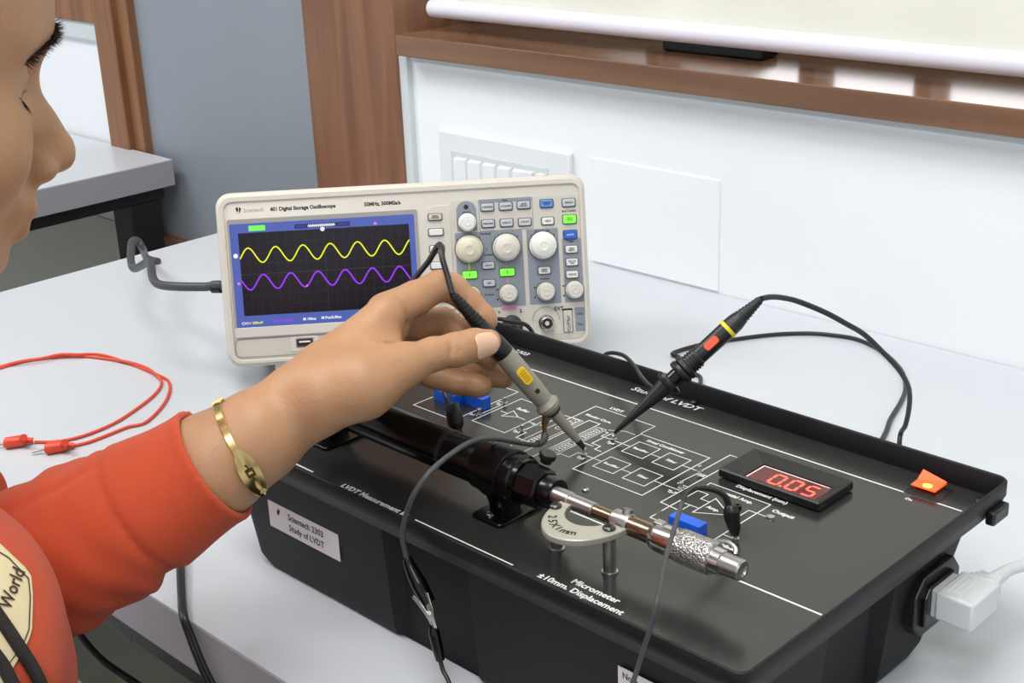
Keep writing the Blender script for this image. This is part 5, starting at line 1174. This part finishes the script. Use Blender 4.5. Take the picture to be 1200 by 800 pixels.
# gold bangle with an oval plate on the wrist
BC = Vector(P(271, 531, .787)); bd = (Vector(P(303, 511, .79))-Vector(P(235, 553, .785))).normalized()
bd = (bd+Vector((0, 0, 0.0))).normalized()
bvh2 = BVHTree.FromPolygons([v.co.copy() for v in body.data.vertices], [tuple(p.vertices) for p in body.data.polygons])
def on_arm(x, y, off):
    d = ray(x, y).normalized(); h, n_, i_, t_ = bvh2.ray_cast(CAM, d)
    return None if h is None else h+n_*off*(1 if n_.dot(d) < 0 else -1)
front_pts = [(257, 473), (256, 480), (258, 490), (263, 503), (269, 516), (276, 529), (283, 542), (291, 556), (299, 568), (304, 573.5)]
fp = [on_arm(x, y, 0.0013) for x, y in front_pts]; fp = [p for p in fp if p is not None]
if len(fp) > 4:
    a0, a1 = fp[0], fp[-1]; mid = (a0+a1)/2; back = []
    away = (mid-CAM).normalized(); half = (a0-a1)/2
    for k in range(1, 12):
        t = pi*k/12; back.append(mid-half*cos(t)*1.04*1.0+away*half.length*1.25*sin(t))
    ringp = fp+back
    vs_ = []; n_ = len(ringp)
    cen = sum(ringp, Vector())/n_
    for i, p in enumerate(ringp):
        d = (ringp[(i+1) % n_]-ringp[i-1]).normalized(); o_ = (p-cen); o_ = (o_-d*o_.dot(d)).normalized(); s_ = d.cross(o_)
        for a, b in ((-1, -1), (1, -1), (1, 1), (-1, 1)): vs_.append(p+s_*a*0.0021+o_*b*0.0007)
    fs_ = [(i*4+j, i*4+(j+1) % 4, ((i+1) % n_)*4+(j+1) % 4, ((i+1) % n_)*4+j) for i in range(n_) for j in range(4)]
    br = MB().add(vs_, fs_).build('bracelet', 'gold', person, bevel=0.0003)
    # oval plate pointed at both ends, laid on the wrist
    c0_ = Vector((291, 552)); dx = Vector((0.50, 0.866)); dy = Vector((-0.866, 0.50))
    def plate(scale_, off, name, m_, L1=27, W1=12.5):
        rings = []; vs_ = []; fs_ = []; N_ = 28
        for k in range(N_):
            t = 2*pi*k/N_; px_ = L1*cos(t)*scale_; py_ = W1*math.copysign(abs(sin(t))**1.15, sin(t))*scale_
            rings.append(c0_+dx*px_+dy*py_)
        cpt = on_arm(c0_.x, c0_.y, off)
        tops = [on_arm(p.x, p.y, off) for p in rings]
        if cpt is None or any(p is None for p in tops): return None
        nd = (CAM-cpt).normalized(); vs_ = [cpt]+tops+[p-nd*0.0012 for p in tops]
        fs_ = [(0, 1+k, 1+(k+1) % N_) for k in range(N_)]+[(1+k, 1+N_+k, 1+N_+(k+1) % N_, 1+(k+1) % N_) for k in range(N_)]
        return MB().add(vs_, fs_).build(name, m_, br)
    plate(1.05, 0.0032, 'bracelet_plate', 'gold')
    e_ = MB()
    for (ax0, ay0, ax1, ay1) in ((-5.5, -4.5, 5.5, -1.6), (-5.5, 1.6, 5.5, 4.5), (-5.5, -4.5, -2.8, 4.5), (2.8, -4.5, 5.5, 4.5), (-1, -9, 1, -6), (-1, 6, 1, 9)):
        cs_ = [on_arm(*(c0_+dy*x_+dx*y_), 0.0034) for x_, y_ in ((ax0, ay0), (ax1, ay0), (ax1, ay1), (ax0, ay1))]
        if all(p is not None for p in cs_): e_.add(cs_, [(0, 1, 2, 3)])
    if e_.v: e_.build('plate_engraving', 'goldd', br, smooth=False)
    for p in (fp[0], fp[-1]):
        MB().cyl(p-bd*0.0035, p+bd*0.0035, 0.0016, 0.0016, 12).build('bracelet_hinge', 'gold', br)

# ---- hair, brows and lashes
hf2 = Field(A3(HC)-A3((0.19, 0.17, 0.20)), A3(HC)+A3((0.16, 0.16, 0.18)), 0.003)
hf2.ell(H(-0.024, 0, 0.040), HROWS, (0.102, 0.081, 0.090), 0.01); hf2.ell(H(-0.05, 0, -0.03), HROWS, (0.060, 0.066, 0.075), 0.03)
hf2.ell(H(-0.135, 0, 0.02), HROWS, (0.032, 0.035, 0.035), 0.01); hf2.cone(H(-0.14, 0, 0.0), H(-0.15, 0, -0.14), 0.026, 0.012, 0.02)
hf2.ell(H(0.085, 0, -0.035), HROWS, (0.080, 0.110, 0.105), 0.006, True)
field_obj([hf2.mesh()], 'hair', 'hair', person, relax=2)
bvh3 = bvh2
def strand(p, q, r, mb): 
    d = (q-p); e = d.orthogonal().normalized()*r; g = d.cross(e).normalized()*r; m_ = (p+q)/2
    return mb.add([p+e, p-e*0.5+g, p-e*0.5-g, q], [(0, 1, 3), (1, 2, 3), (2, 0, 3), (2, 1, 0)])
HI = HR.transposed()
def skin_at(y, z, off=0.0003):
    o = HC+HR @ Vector((0.25, y, z)); d = HR @ Vector((-1, 0, 0)); h, n_, i_, t_ = bvh3.ray_cast(o, d)
    return h if h is not None else None
rr = random.Random(5)
for sgn in (-1, 1):
    eb = MB()
    for k in range(420):
        t = rr.random(); y = sgn*(0.005+0.040*t); z = 0.0240-0.016*t+0.003*math.sin(t*3.1)+rr.uniform(-0.0042, 0.0042)*(1-0.6*t)
        p = skin_at(y, z)
        if p is None: continue
        d = HR @ Vector((0.55+rr.uniform(-.2, .3), sgn*(0.55+rr.uniform(-0.3, 0.4)), 0.35-0.6*t+rr.uniform(-0.4, 0.4))); strand(p-d.normalized()*0.001, p+d.normalized()*rr.uniform(0.004, 0.0075), 0.00022, eb)
    eb.build('eyebrow', 'hair', person, smooth=False, kind='stuff')
    la = MB()
    for k in range(44):
        t = k/43; y = sgn*(0.014+0.034*t); z = -0.0085-0.004*math.sin(pi*t)
        p = skin_at(y, z)
        if p is None: continue
        d0 = HR @ Vector((0.75, sgn*(-0.35+0.9*t)+rr.uniform(-.12, .12), -0.75)); d0.normalize()
        strand(p-d0*0.0006, p+d0*rr.uniform(0.006, 0.0095), 0.00017, la)
    la.build('eyelashes', 'hair', person, smooth=False, kind='stuff')

# ---- trousers, shoes and the seat below the frame
tr = Field(A3((-0.62, 0.30, 0.02)), A3((0.02, 0.86, 0.62)), 0.007)
tr.cone((-0.44, 0.50, 0.53), (-0.48, 0.60, 0.53), 0.11, 0.10, 0.04)
for a, b, c_ in (((-0.42, 0.47, 0.53), (-0.10, 0.52, 0.50), (-0.13, 0.53, 0.08)), ((-0.47, 0.62, 0.53), (-0.13, 0.74, 0.50), (-0.16, 0.74, 0.08))):
    tr.cone(a, b, 0.085, 0.062, 0.03); tr.cone(b, c_, 0.060, 0.045, 0.02)
field_obj([tr.mesh()], 'trousers', 'jeans', person, relax=2)
for x, y in ((-0.13, 0.53), (-0.16, 0.74)):
    MB().loft([[(x+0.045+a*k2, y+b*k2, z) for a, b in [(0.125*cos(2*pi*i/20)+0.02, 0.042*sin(2*pi*i/20)) for i in range(20)]] for z, k2 in ((0.0, 0.95), (0.025, 1.0), (0.05, 0.85), (0.075, 0.5))]).build('shoe', 'shoe', person)
s2 = empty('stool', ROOM @ TR((-0.69, 0.06, FL)), 'white topped stool the person sits on', 'stool')
for ch in list(st.children):
    c = ch.copy(); COL.objects.link(c); c.parent = s2; c.location.z -= (HS-0.40) if ch.name.startswith('seat') else 0
    if ch.name.startswith('leg'): c.scale.z = 0.385/(HS-0.025)
